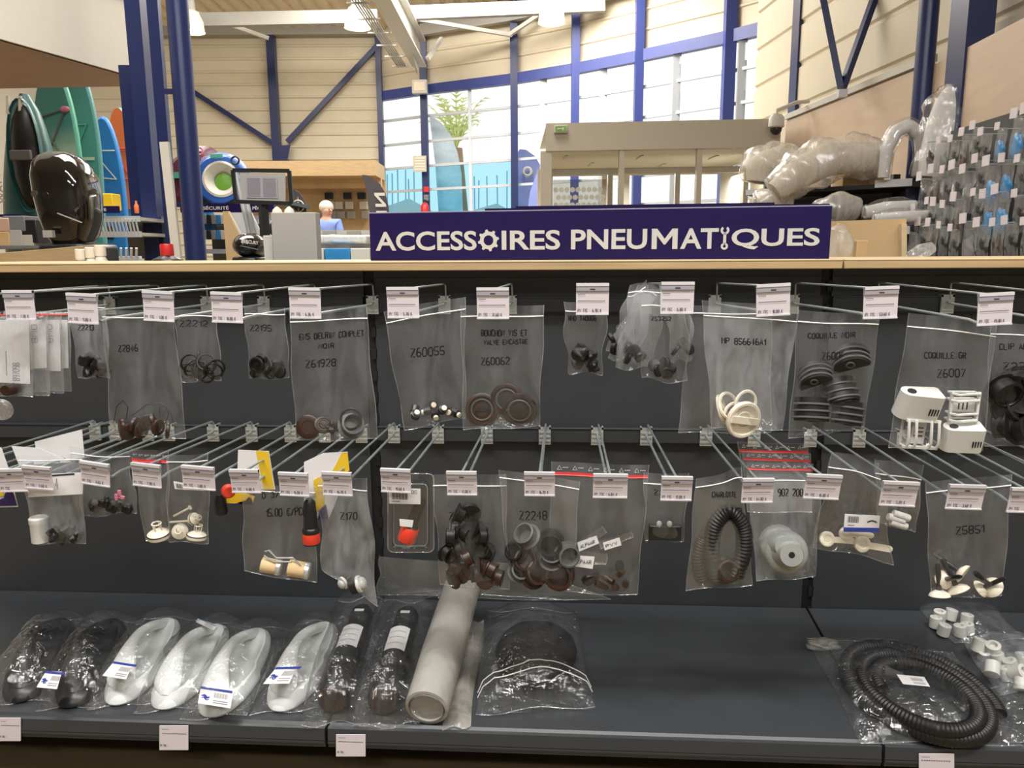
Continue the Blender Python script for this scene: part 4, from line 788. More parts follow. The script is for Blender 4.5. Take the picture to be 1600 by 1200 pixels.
# feather flags
def feather(px_pts, D, label, m_, name='feather_flag'):
    q = [H(x, y, D) for x, y in px_pts]; t = thing(name, label, 'flag', q[0]); obj('banner', MB().prism(q, FH*.01), m_, t, smooth=False); lo = min(q, key=lambda p: p.z); obj('pole', MB().tube([lo, Vector((lo.x, lo.y, 0))], .02, 8), 'mid_grey', t); return t
t = feather([(452, 400), (452, 296), (460, 296), (468, 301), (474, 310), (478, 322), (480, 340), (480, 400)], 7.2, 'dark feather flag with a white compass star left of the woman', 'flag_dark'); c = H(466, 322, 7.18); m = MB().torus(c, .05, .008, axis=FH, n=24, m=5); m.prism([c+UZ*.085, c-RH*.013, c-UZ*.085, c+RH*.013], FH*.004); m.prism([c+RH*.07, c+UZ*.012, c-RH*.07, c-UZ*.012], FH*.004); obj('compass_emblem', m, 'mezz_white', t)
t = feather([(566, 273), (574, 274), (584, 279), (594, 288), (602, 302), (607, 322), (609, 345), (609, 420), (580, 420), (577, 330), (573, 300)], 6.0, 'dark feather flag lettered NIM right of the woman', 'flag_dark'); m = MB(); o = H(602, 336, 5.97); pass
for ch, a_, b_ in (('N', 0, .105), ('I', .135, .157), ('M', .19, .31)): m = MB(); letter(m, ch, H(601, 301, 5.97)+(-UZ+RH*.08).normalized()*a_, (-UZ+RH*.08).normalized(), -RH, b_-a_, .08, .03); obj('letter', m, 'mezz_white', t)
# woman by the display wall
def person():
    D = 12.0; g = XY(512, D); t = thing('person', 'woman in a blue shirt and pale headscarf looking right by the oak display wall', 'person', g)
    top = ZP(512, 317, D); s_ = top/1.66; o = lambda x, y, z: (g+RH*x*s_+FH*y*s_+UZ*z*s_)
    def skin(name, V, E, R, m_, sub=2):
        me = bpy.data.meshes.new(name); me.from_pydata([tuple(o(*v)-g) for v in V], E, []); ob = bpy.data.objects.new(name, me); COL.objects.link(ob); ob.parent = t; me.materials.append(MATS[m_])
        md = ob.modifiers.new('skin', 'SKIN'); md.use_smooth_shade = True
        for i, r_ in enumerate(R): me.skin_vertices[0].data[i].radius = (r_[0]*s_, r_[1]*s_) if isinstance(r_, tuple) else (r_*s_, r_*s_)
        me.skin_vertices[0].data[0].use_root = True; sb = ob.modifiers.new('sub', 'SUBSURF'); sb.levels = sb.render_levels = sub; return ob
    V = [(0, 0, .92), (0, 0, 1.10), (0, 0, 1.28), (0, .0, 1.38), (.005, -.005, 1.46), (.015, -.01, 1.53), (.02, -.015, 1.60), (-.15, 0, 1.36), (-.19, 0, 1.12), (-.10, -.18, 1.12), (-.02, -.26, 1.20), (.15, 0, 1.36), (.20, -.02, 1.12), (.13, -.20, 1.14), (.05, -.27, 1.22), (-.09, 0, .86), (-.09, -.01, .48), (-.09, .01, .08), (-.09, -.12, .03), (.09, 0, .86), (.09, -.01, .48), (.09, .01, .08), (.09, -.12, .03)]
    E = [(0, 1), (1, 2), (2, 3), (3, 4), (4, 5), (5, 6), (3, 7), (7, 8), (8, 9), (9, 10), (3, 11), (11, 12), (12, 13), (13, 14), (0, 15), (15, 16), (16, 17), (17, 18), (0, 19), (19, 20), (20, 21), (21, 22)]
    R = [(.15, .1), (.13, .09), (.15, .1), (.10, .07), .05, .085, .08, .055, .045, .036, .03, .055, .045, .036, .03, .09, .06, .042, .035, .09, .06, .042, .035]
    skin('body', V, E, R, 'skin')
    V = [(0, 0, .90), (0, 0, 1.08), (0, 0, 1.28), (0, 0, 1.41), (-.15, 0, 1.38), (-.185, 0, 1.20), (.15, 0, 1.38), (.19, -.01, 1.20)]; skin('shirt', V, [(0, 1), (1, 2), (2, 3), (3, 4), (4, 5), (3, 6), (6, 7)], [(.165, .115), (.155, .108), (.175, .12), (.14, .095), .085, .075, .085, .075], 'shirt')
    V = [(0, 0, .94), (-.09, 0, .84), (-.09, -.01, .48), (-.09, .01, .10), (.09, 0, .84), (.09, -.01, .48), (.09, .01, .10)]; skin('trousers', V, [(0, 1), (1, 2), (2, 3), (0, 4), (4, 5), (5, 6)], [(.16, .115), .10, .07, .055, .10, .07, .055], 'trousers')
    c = o(0, .02, 1.605); obj('headscarf', MB().ball(c, .105*s_, .11*s_, .095*s_), 'cap_cloth', t); obj('hair', MB().ball(o(-.05, .05, 1.53), .06*s_, .06*s_, .08*s_), 'hair', t)
    f = o(.085, -.06, 1.545); obj('nose', MB().ball(f, .016*s_, .014*s_, .022*s_), 'skin', t); m = MB(); m.ball(o(.065, -.085, 1.565), .011*s_); m.ball(o(.09, -.035, 1.565), .011*s_); obj('eyes', m, 'hair', t); obj('mouth', MB().ball(o(.075, -.075, 1.505), .02*s_, .012*s_, .007*s_), 'red_band', t)
person()
# ------------------------------------------------------------------ right side: shelf with wrapped goods and hanging displays
a, b = H(1165, 299, 6.0), H(1482, 281, 5.15); b.z = a.z; t = thing('wall_shelf', 'dark steel shelf on the right holding the bubble wrapped rolls', 'shelf', (a+b)/2); bk = Vector((.25, .45, 0)); obj('shelf_board', MB().hexa([a-UZ*.03, b-UZ*.03, b+bk-UZ*.03, a+bk-UZ*.03], [a, b, b+bk, a+bk]), 'frame_black', t); obj('price_rail', MB().bar(a-FH*.01-UZ*.01, a+(b-a)*.2-FH*.01-UZ*.01, .01, .04), 'metal_light', t); obj('price_rail', MB().bar(a+(b-a)*.67-FH*.01, a+(b-a)*.84-FH*.01, .01, .05), 'metal_light', t)
for f_ in (.02, .36, .72, .98): p = a+(b-a)*f_+bk; obj('upright', MB().bar(Vector((p.x, p.y, 0)), Vector((p.x, p.y, a.z+.1)), .05, .05, up=RH), 'frame_black', t)
obj('rear_panel', MB().bar(Vector((a.x, a.y, a.z/2))+bk*1.05, Vector((b.x, b.y, a.z/2))+bk*1.05, .02, a.z), 'panel', t)
zs2 = ZP(1300, 352, 5.0); a2, b2 = Vector((a.x, a.y, zs2)), Vector((b.x, b.y, zs2)); obj('lower_board', MB().hexa([a2-UZ*.03, b2-UZ*.03, b2+bk-UZ*.03, a2+bk-UZ*.03], [a2, b2, b2+bk, a2+bk]), 'frame_black', t)
def wrap(pts, rs, D, label, seed, name='wrapped_roll', m_='film_wrap', core=None, cat='wrapped roll', amp=.12, sq=1.0):
    q = [H(x, y, D) for x, y in pts]; ph = random.Random(seed); m = MB(); k = 14; Q = []; Rr = []
    for i in range(len(q)-1):
        for j in range(k): f_ = j/k; Q.append(q[i].lerp(q[i+1], f_)); Rr.append(rs[i]*(1-f_)+rs[i+1]*f_)
    Q.append(q[-1]); Rr.append(rs[-1]); N = len(Q)
    for _ in range(6): Q = [Q[0]]+[(Q[i-1]+Q[i]*2+Q[i+1])/4 for i in range(1, N-1)]+[Q[-1]]
    m.tube(Q, Rr, 18, sq=sq); a1, a2_, a3 = [ph.uniform(0, 6) for _ in range(3)]; c = q[0]
    for i, v in enumerate(m.v):
        ce = Q[min(i//18, N-1)]; d = v-ce; m.v[i] = ce+d*(1+amp*(math.sin(19*v.x+a1+7*v.z)*math.sin(23*v.z+a2_)+.7*math.sin(41*v.y+33*v.z+a3)*math.sin(37*v.x)))
    t = thing(name, label, cat, q[0]); obj('wrapping', m, m_, t, ang=2.5)
    if core: m = MB(); m.tube(Q, [r_*.72 for r_ in Rr], 14); obj('core', m, core, t)
    return t
mat('foam', (.60, .54, .45), .7, noise=.06); mat('foam_white', (.66, .65, .62), .55, noise=.05)
wrap([(1380, 246), (1330, 246), (1290, 250), (1250, 270), (1210, 300)], [.13, .15, .16, .15, .10], 5.5, 'large bubble wrapped roll drooping over the edge of the right shelf', 1, core='foam')
wrap([(1185, 285), (1190, 262), (1215, 250), (1245, 256)], [.12, .16, .14, .1], 6.0, 'crinkled wrapped bundle behind the drooping bubble wrapped roll', 2, core='foam')
for i, (x0, y0, x1, y1, lab) in enumerate(((1310, 255, 1352, 284, 'left cardboard box under the drooping bubble wrapped roll'), (1335, 257, 1375, 283, 'right cardboard box under the drooping bubble wrapped roll'))): c = H((x0+x1)/2, (y0+y1)/2, 5.75); c.z = a.z+.085; obj('cardboard_box', MB().box(c, ((x1-x0)/1200*5.6, .22, .17), Matrix.Rotation(-.6*i, 3, 'Z')), 'cardboard', None, lab, 'box', 'cardboard boxes', bevel=.004)
wrap([(1380, 278), (1385, 235), (1400, 205), (1420, 196), (1438, 212), (1440, 245), (1432, 276)], [.05, .055, .06, .06, .06, .055, .05], 5.35, 'white pipe bent in an arch wrapped in film on the right shelf', 3, 'wrapped_pipe', 'film_crisp', 'foam_white', 'pipe', .06)
wrap([(1456, 280), (1452, 245), (1445, 215), (1440, 200)], [.05, .06, .06, .05], 5.6, 'second white wrapped pipe behind the arched one', 4, 'wrapped_pipe', 'film_crisp', 'foam_white', 'pipe', .06)
wrap([(1452, 278), (1462, 240), (1475, 200), (1488, 165), (1497, 142)], [.10, .13, .15, .15, .11], 5.1, 'tall film wrapped bundle leaning right of the arched pipe', 5, 'wrapped_bundle', 'film_crisp', 'foam_white', 'bundle', .12)
wrap([(1275, 330), (1300, 324), (1340, 328)], [.06, .10, .07], 4.9, 'grey wrapped bundle on the lower right shelf', 6, 'wrapped_bundle', 'film_wrap', 'mid_grey', 'bundle', .15)
wrap([(1180, 318), (1210, 316), (1235, 320)], [.08, .1, .07], 5.6, 'pale wrapped bundle at the left end of the lower right shelf', 7, 'wrapped_bundle', 'film_wrap', 'foam', 'bundle', .15)
wrap([(1350, 332), (1385, 326), (1430, 322)], [.05, .06, .05], 4.8, 'clear wrapped goods at the right of the lower right shelf', 8, 'wrapped_bundle', 'film_crisp', 'foam_white', 'bundle', .2)
wrap([(1365, 342), (1400, 340), (1450, 336)], [.035, .05, .04], 4.6, 'crinkled clear sleeve in front of the lower right shelf goods', 9, 'wrapped_bundle', 'film_crisp', 'foam_white', 'bundle', .2)
a, b = H(1292, 346, 2.75), H(1416, 350, 2.55); m = MB().hexa([Vector((p.x, p.y, 0)) for p in (a, b, b+FH*.35, a+FH*.35)], [Vector((p.x, p.y, a.z)) for p in (a, b, b+FH*.35, a+FH*.35)]); t = thing('oak_end_unit', 'oak end unit right of the purple sign', 'cabinet', Vector((a.x, a.y, 0))); obj('cabinet_body', m, 'oak_wall', t); q = [H(x, y, 2.54) for x, y in ((1409, 350), (1417, 350), (1417, 404), (1409, 404))]; obj('light_edge', MB().hexa(q, [p+FH*.02 for p in q]), 'oak_top', t)
wrap([(1305, 404), (1308, 380), (1312, 362), (1316, 350)], [.035, .04, .028, .008], 2.1, 'crumpled clear bag standing behind the right end of the purple sign', 10, 'crumpled_bag', 'film_milky', None, 'bag', .2)
wrap([(1420, 402), (1440, 394), (1458, 386)], [.012, .02, .012], 2.0, 'crumpled white bag lying on the oak board at right', 11, 'crumpled_bag', 'film_milky', None, 'bag', .2)
leaf2 = MB().box(H(1345, 383, 2.48)-UZ*.09, (.035, .03, .21)); obj('small_carton', leaf2, 'cardboard', None, 'small brown carton in front of the oak end unit', 'carton', bevel=.002)
# hanging display on the right wall
pa, pb = XY(1448, 4.75), XY(1700, 3.3); zt = ZP(1500, 190, 4.4); t = thing('pegboard', 'dark pegboard panel full of hanging bags at the right edge', 'pegboard', (pa+pb)/2); nb = Vector(((pb-pa).y, -(pb-pa).x, 0)).normalized()
obj('board', MB().bar(pa+UZ*zt/2-nb*.10, pb+UZ*zt/2-nb*.10, .03, zt), 'panel', t)
def mini(kind, cm):
    f = MB(); f.grid(lambda u, v: (-.05+.1*u+.004*math.sin(9*v), -.012*math.sin(math.pi*u)*v**.7, -.17*v+.004*math.sin(12*u)), 8, 10); f.grid(lambda u, v: (-.05+.1*u+.004*math.sin(9*v), .008*math.sin(math.pi*u)*v, -.17*v+.004*math.sin(12*u)), 8, 10)
    c = crumple(kind); c.v = [Vector((v.x*.04, v.y*.008, v.z*.05-.105)) for v in c.v]; g = MB().box((0, -.03, .012), (.045, .004, .038)); k = MB().tube([(0, .09, .0), (0, -.03, .0)], .003, 6); item('mini%d' % kind, [('bag_film', f, 'film_milky'), ('packed_part', c, cm), ('price_flag', g, 'paper'), ('peg', k, 'chrome')])
mini(21, 'black_rubber'); mini(22, 'mid_grey'); mini(23, 'pack_blue'); mini(24, 'brown_rubber')
rows = ((ZP(1500, 212, 4.35), 'top'), (ZP(1500, 266, 4.35), 'second'), (ZP(1500, 314, 4.35), 'third'), (ZP(1500, 352, 4.35), 'fourth'))
for ri, (z, w) in enumerate(rows):
    for k in range(11):
        f_ = .05+.085*k; blue = ri < 3 and k in (6, 7) ; kind = 23 if blue else (21, 22, 21, 24, 21)[(k+ri*2) % 5]
        p = pa+(pb-pa)*f_+nb*(.05+.02*ri); lab = {23: 'blue packed part', 21: 'black packed part', 22: 'grey packed part', 24: 'brown packed part'}[kind]
        place('mini%d' % kind, 'hanging_bag', p+UZ*(z+rnd(-.03, .02))+(pb-pa).normalized()*rnd(-.03, .03), (rnd(-.05, .05), rnd(-.07, .07), math.atan2((pb-pa).y, (pb-pa).x)), 'hanging bag with a %s in the %s row of the right pegboard' % (lab, w), 'hanging bag', '%s, %s pegboard row' % (lab, w), rnd(.95, 1.4))
# two more sign tops behind the purple sign
for i, (x0, x1, y, Y) in enumerate(((758, 1296, 326, 2.9), (806, 1210, 322.5, 3.5))):
    a, b = P(x0, y, Y), P(x1, y-6, Y-.1); b.z = a.z; t = thing('header_sign', ['dark sign top just showing above the purple sign, nearer one', 'dark sign top just showing above the purple sign, farther one'][i], 'sign', a); obj('sign_panel', MB().bar((a-UZ*.06), (b-UZ*.06), .012, .12), 'navy_sign', t); obj('stand', MB().bar(((a+b)/2)-UZ*.12, Vector(((a+b).x/2, (a+b).y/2, 0)), .5, .05), 'frame_black', t)
# ------------------------------------------------------------------ outside: palm, flags, masts
def palm():
    c = H(713, 232, 26); t = thing('palm_tree', 'palm tree outside beyond the facade glass', 'palm tree', Vector((c.x, c.y, 0))); obj('trunk', MB().tube([Vector((c.x, c.y, 0)), Vector((c.x+.15, c.y, c.z/2)), c], [.28, .22, .2], 12), 'bark', t); m = MB()
    for k in range(22):
        a = 2*math.pi*k/22+rnd(-.2, .2); up = rnd(1.5, 2.7); L = rnd(.5, 1.25); d = Vector((math.cos(a), math.sin(a), 0)); pts = [c+d*L*s_+UZ*(up*s_-1.0*s_*s_) for s_ in [i/7 for i in range(8)]]
        m.tube(pts, [.03*(1-i/9) for i in range(8)], 4)
        for i in range(1, 8):
            for sg in (-1, 1):
                tt = (pts[i]-pts[i-1]).normalized(); sd = tt.cross(UZ).normalized()*sg; e = pts[i]+sd*.20+tt*.22-UZ*.08; m.add([pts[i]-tt*.05, pts[i]+tt*.05, e], [(0, 1, 2)])
    obj('fronds', m, 'palm_green', t, smooth=False)
palm()
feather([(686, 345), (680, 255), (671, 184), (674, 182), (688, 190), (704, 210), (715, 238), (721, 270), (724, 345)], 15.5, 'tall pale blue feather flag outside the facade glass', 'flag_blue')
t = feather([(810, 345), (808, 240), (812, 233), (822, 234), (836, 244), (850, 268), (852, 345)], 14.6, 'pale navy flag with a white ring outside, left of the vestibule', 'flag_navy'); obj('ring_emblem', MB().torus(H(824, 268, 14.5), .07, .025, axis=FH, n=20, m=6), 'mezz_white', t)
feather([(822, 345), (828, 300), (838, 272), (852, 252), (858, 345)], 13.3, 'bright blue feather flag leaning at the left of the vestibule', 'flag_navy')
for i, (x, y0) in enumerate(((603, 262), (612, 268), (622, 258), (632, 266), (640, 270), (648, 262), (728, 272), (742, 262), (746, 268), (762, 276), (779, 268), (791, 262))): p = H(x, 345, 30); obj('boat_mast', MB().tube([Vector((p.x, p.y, 0)), H(x+rnd(-3, 3), y0+rnd(-2, 14), 30)], .026, 6), 'mast', None, 'thin boat mast outside beyond the tinted panes', 'mast', 'boat masts')
for i, (x0, x1, y, lab) in enumerate(((610, 660, 310, 'pale covered boat outside beyond the left tinted panes'), (740, 800, 318, 'pale covered boat outside beyond the middle tinted panes'))):
    a, b = H(x0, 345, 24), H(x1, 345, 24); m = MB(); h = ZP((x0+x1)/2, y, 24); m.prism([Vector((a.x, a.y, .4)), Vector((b.x, b.y, .4)), Vector((b.x+.3, b.y, h*.85)), (Vector((a.x, a.y, 0))*.4+Vector((b.x, b.y, 0))*.6)+UZ*h, Vector((a.x-.2, a.y, h*.9))], FH*1.5); obj('covered_boat', m, 'hull', None, lab, 'boat', 'covered boats')
obj('side_wall', MB().bar(VB-RH*.12+FH*.75+UZ*.95, VB-RH*.12+FH*1.6+UZ*.95, .03, 1.9), 'mezz_white', [o for o in COL.objects if o.name.startswith('vestibule')][0])
hr = H(192, 402, 4.62); a, b = H(160, 404, 4.62), H(220, 404, 4.62); t = thing('low_rack', 'low white rack behind the white capped bottles', 'rack', Vector((hr.x, hr.y, 0))); obj('rail', MB().bar(a, b, .03, .03), 'metal_light', t)
for p in (a, b): obj('leg', MB().bar(p, Vector((p.x, p.y, 0)), .03, .03), 'metal_light', t)
# ================================================================== item kinds (unit radius, axis z)
def rot_to(a): return Euler(a).to_matrix()
m = MB().lathe([(.85, -.3), (.98, -.25), (1, .2), (.9, .3), (.72, .32), (.68, .12), (.2, .1), (.15, .2), (0, .2)], n=20); item('cap', [('cap', m, 'black_rubber')])
m = MB().lathe([(.9, -.22), (1, -.15), (1, .15), (.9, .22), (.55, .2), (.5, .12), (0, .12)], n=20); item('disc', [('disc', m, 'brown_rubber')])
m = MB().torus((0, 0, 0), 1, .13, n=22, m=6); item('oring', [('ring', m, 'black_rubber')])
a = MB().lathe([(.95, -.12), (1, -.06), (1, .08), (.93, .12), (.8, .13), (.76, .05), (.45, .05), (.42, .16), (.0, .18)], n=26); b = MB().box((0, 0, .14), (1.1, .16, .18)); c = MB().torus((0, 0, .11), .62, .05, n=24, m=5)
item('bigcap', [('cap_disc', a, 'brown_rubber'), ('grip_bar', b, 'black_rubber'), ('seal_ring', c, 'grey_rubber')])
a = MB().lathe([(.9, -.9), (1, -.8), (1, .5), (.8, .55), (.8, .8), (.55, .8)], n=12); b = MB().lathe([(.5, .75), (.6, .8), (.6, 1.3), (.3, 1.35), (0, 1.35)], n=10)
item('button', [('barrel', a, 'black_plastic'), ('tip', b, 'cream_plastic')])
item('lump', [('lump', crumple(3), 'black_rubber')])
a = MB().lathe([(.92, -.14), (1, -.08), (1, .06), (.94, .12), (.82, .12), (.78, -.02), (0, -.02)], n=30); b = MB().box((0, 0, .10), (1.62, .36, .2)); c = MB().torus((0, 0, .0), .42, .05, n=20, m=5)
item('turncap', [('cap_disc', a, 'cream_plastic'), ('grip_bar', b, 'cream_plastic'), ('inner_ring', c, 'cream_plastic')])
m = MB().torus((0, 0, 0), .9, .12, n=24, m=6, sy=.9); item('cream_ring', [('ring', m, 'cream_plastic')])
def shellbody(mt, mt2):
    a = MB(); n = 14
    pr = [Vector((math.cos(math.pi*k/n), 0, math.sin(math.pi*k/n)*.8)) for k in range(n+1)]
    a.prism([p+Vector((0, -.7, 0)) for p in pr], (0, 1.4, 0))
    r = MB()
    for y in (-.5, -.1, .3): r.tube([p*1.04+Vector((0, y, 0)) for p in pr], .07, 6)
    h = MB().torus((0, -.72, .38), .2, .06, axis=(0, 1, 0), n=14, m=5)
    return [('shell_body', a, mt), ('rib_set', r, mt2), ('eyelet', h, mt2)]
item('shell', shellbody('black_rubber', 'grey_rubber'))
def wedge():
    a = MB(); n = 10
    top = [Vector((.42*math.cos(math.pi*(.5+k/n))-.45, .42*math.sin(math.pi*(.5+k/n)), 0)) for k in range(n+1)]+[Vector((.85, -.5, 0)), Vector((1, -.42, 0)), Vector((1, .42, 0)), Vector((.85, .5, 0))]
    lo = [Vector((p.x*.98-.05, p.y*1.25, -1.25)) for p in top]; N = len(top); a.add(top+lo, [tuple(range(N))]+[tuple(range(2*N-1, N-1, -1))]+[(k, N+k, N+(k+1) % N, (k+1) % N) for k in range(N)])
    for f in range(2, len(a.f)): a.f[f] = tuple(reversed(a.f[f]))
    b = MB().lathe([(.0, .012), (.2, .012), (.2, .02), (0, .02)], o=(-.38, 0, 0), n=16, sx=1.2)
    c = MB()
    for k in range(4): c.box((.45+.12*k, -.565-.03*k*0, -.75), (.05, .05, .34))
    return [('body', a, 'white_plastic'), ('bore', b, 'slot_black'), ('vent_slots', c, 'slot_black')]
item('wedge', wedge())
def yoke():
    a = MB()
    for x in (-.7, -.35, .35, .7): a.tube([(x, -.3, .6), (x, -.42, .2), (x+.08, -.42, -.4), (x+.05, -.3, -.7), (x+.05, .3, -.7), (x, .3, .6)], .07, 6, closed=True)
    b = MB().bar((-.8, -.2, .62), (.8, -.2, .62), .16, .12); b.bar((-.75, -.2, -.7), (.85, -.2, -.7), .16, .12)
    b.box((0, .1, 0), (.62, .12, 1.2)); c = MB()
    for z in (.2, 0, -.2): c.box((0, .03, z), (.4, .03, .06))
    return [('rib_frame', a, 'white_plastic'), ('cross_bar', b, 'white_plastic'), ('vent_slots', c, 'slot_black')]
item('yoke', yoke())
a = MB().lathe([(1, -.5), (1.05, -.4), (1, -.1), (.75, .1), (.45, .25), (.3, .3), (0, .3)], n=18); b = MB().torus((0, 0, -.12), 1.0, .07, n=18, m=5); c = MB()
for k in range(4):
    c.tube([(.35*math.cos(k*1.57), .35*math.sin(k*1.57), .2), (.4*math.cos(k*1.57), .4*math.sin(k*1.57), .9)], .06, 5)
c.torus((0, 0, .92), .4, .07, n=14, m=5)
item('valve', [('valve_base', a, 'cream_plastic'), ('seal', b, 'black_rubber'), ('cage', c, 'cream_plastic')])
m = MB().lathe([(.1, -1.2), (.13, -1.15), (.13, 1.1), (.3, 1.15), (.3, 1.25), (0, 1.25)], n=8); item('pin', [('pin', m, 'cream_plastic')])
a = MB().lathe([(.93, -1), (1, -.9), (.96, .9), (.9, 1), (0, 1)], n=18); b = MB().lathe([(.0, 1.0), (1.02, 1.0), (1.04, 1.1), (1.0, 1.5), (.8, 1.62), (0, 1.62)], n=18)
item('cork', [('stopper', a, 'cork'), ('metal_foot', b, 'chrome')])
a = MB().lathe([(.9, -.7), (1, -.6), (1, .2), (.9, .3), (0, .3)], n=18); b = MB().lathe([(1, .22), (1.04, .3), (1.04, .6), (.8, .65), (0, .65)], n=18); c = MB().ball((0, 0, .8), .8, .8, .55)
item('plug', [('body', a, 'black_rubber'), ('white_collar', b, 'white_plastic'), ('clear_dome', c, 'clear_plastic')])
a = MB().lathe([(.92, -.55), (1.25, -.5), (1.25, -.36), (1, -.3), (.95, .5), (1.02, .56), (.85, .6), (.78, .5), (.75, -.2), (0, -.2)], n=22)
item('cup', [('cup', a, 'black_rubber')]); item('brown_cup', [('cup', a, 'brown_rubber')]); item('grey_cup', [('cup', a, 'grey_rubber')])
m = MB().lathe([(.9, -1), (1, -.9), (1, .9), (.9, 1), (0, 1)], n=14, sx=1); m.v = [Vector((v.x, v.y, v.z*2.2)) for v in m.v]; item('brown_tube', [('tube', m, 'brown_rubber')]); item('dowel', [('dowel', m, 'white_plastic')])
a = MB().lathe([(1, -.45), (1.06, -.38), (.9, -.1), (.5, .12), (.3, .2), (0, .2)], n=20); b = MB().lathe([(.2, .1), (.27, .2), (.27, 2.5), (.18, 2.9), (0, 2.9)], n=10)
item('suction', [('cup', a, 'cream_plastic'), ('stem', b, 'black_plastic')])
a = MB().lathe([(1, -.1), (1.02, 0), (.97, .18), (.85, .3), (.75, .34), (.62, .6), (.55, .95), (.52, 1.1), (.5, 1.1), (.16, 1.12), (0, 1.0)], n=30); b = MB().lathe([(0, 1.115), (.14, 1.115), (.14, 1.125), (0, 1.125)], n=14)
item('bell', [('bell', a, 'grey_cone'), ('bore', b, 'slot_black')])
def lever():
    a = MB().lathe([(.9, -.28), (1, -.2), (1, .2), (.9, .28), (.55, .28), (.5, .2), (0, .2)], n=20); b = MB(); b.bar((.7, 0, 0), (3.6, .1, 0), .75, .5); b.ball((3.6, .1, 0), .4, .38, .25)
    c = MB().torus((0, 0, .2), .75, .1, n=18, m=5); return [('hub', a, 'cream_plastic'), ('arm', b, 'cream_plastic'), ('rim', c, 'cream_plastic')]
item('lever', lever())
m = MB().lathe([(.8, -1), (1, -.92), (1, .92), (.8, 1), (.55, 1), (.5, .5), (0, .5)], n=16); item('spacer', [('spacer', m, 'white_plastic')])
def tor(v): return (math.radians(v[0]), math.radians(v[1]), math.radians(v[2]))
def put(kind, name, px, py, Y, r, rot, label, cat, group=None):
    """r: radius in pixels of the photo at that spot"""
    p = P(px, py, Y); s = r*(p-CAM).dot(_fw)/FPX
    return place(kind, name, p, tor(rot), label, cat, group, s)
def pile(kind, name, spots, Y, r, label, cat, group=None, spread=70, face=(90, 0, 0)):
    """several of a kind that nothing tells apart"""
    for i, s_ in enumerate(spots):
        rr = s_[2] if len(s_) > 2 else r
        put(kind, name, s_[0], s_[1], Y+(((i*7) % 5)-2)*.0035, rr, (face[0]+rnd(-spread, spread)*.6, face[1]+rnd(-spread, spread)*.6, rnd(0, 360)), label, cat, group)
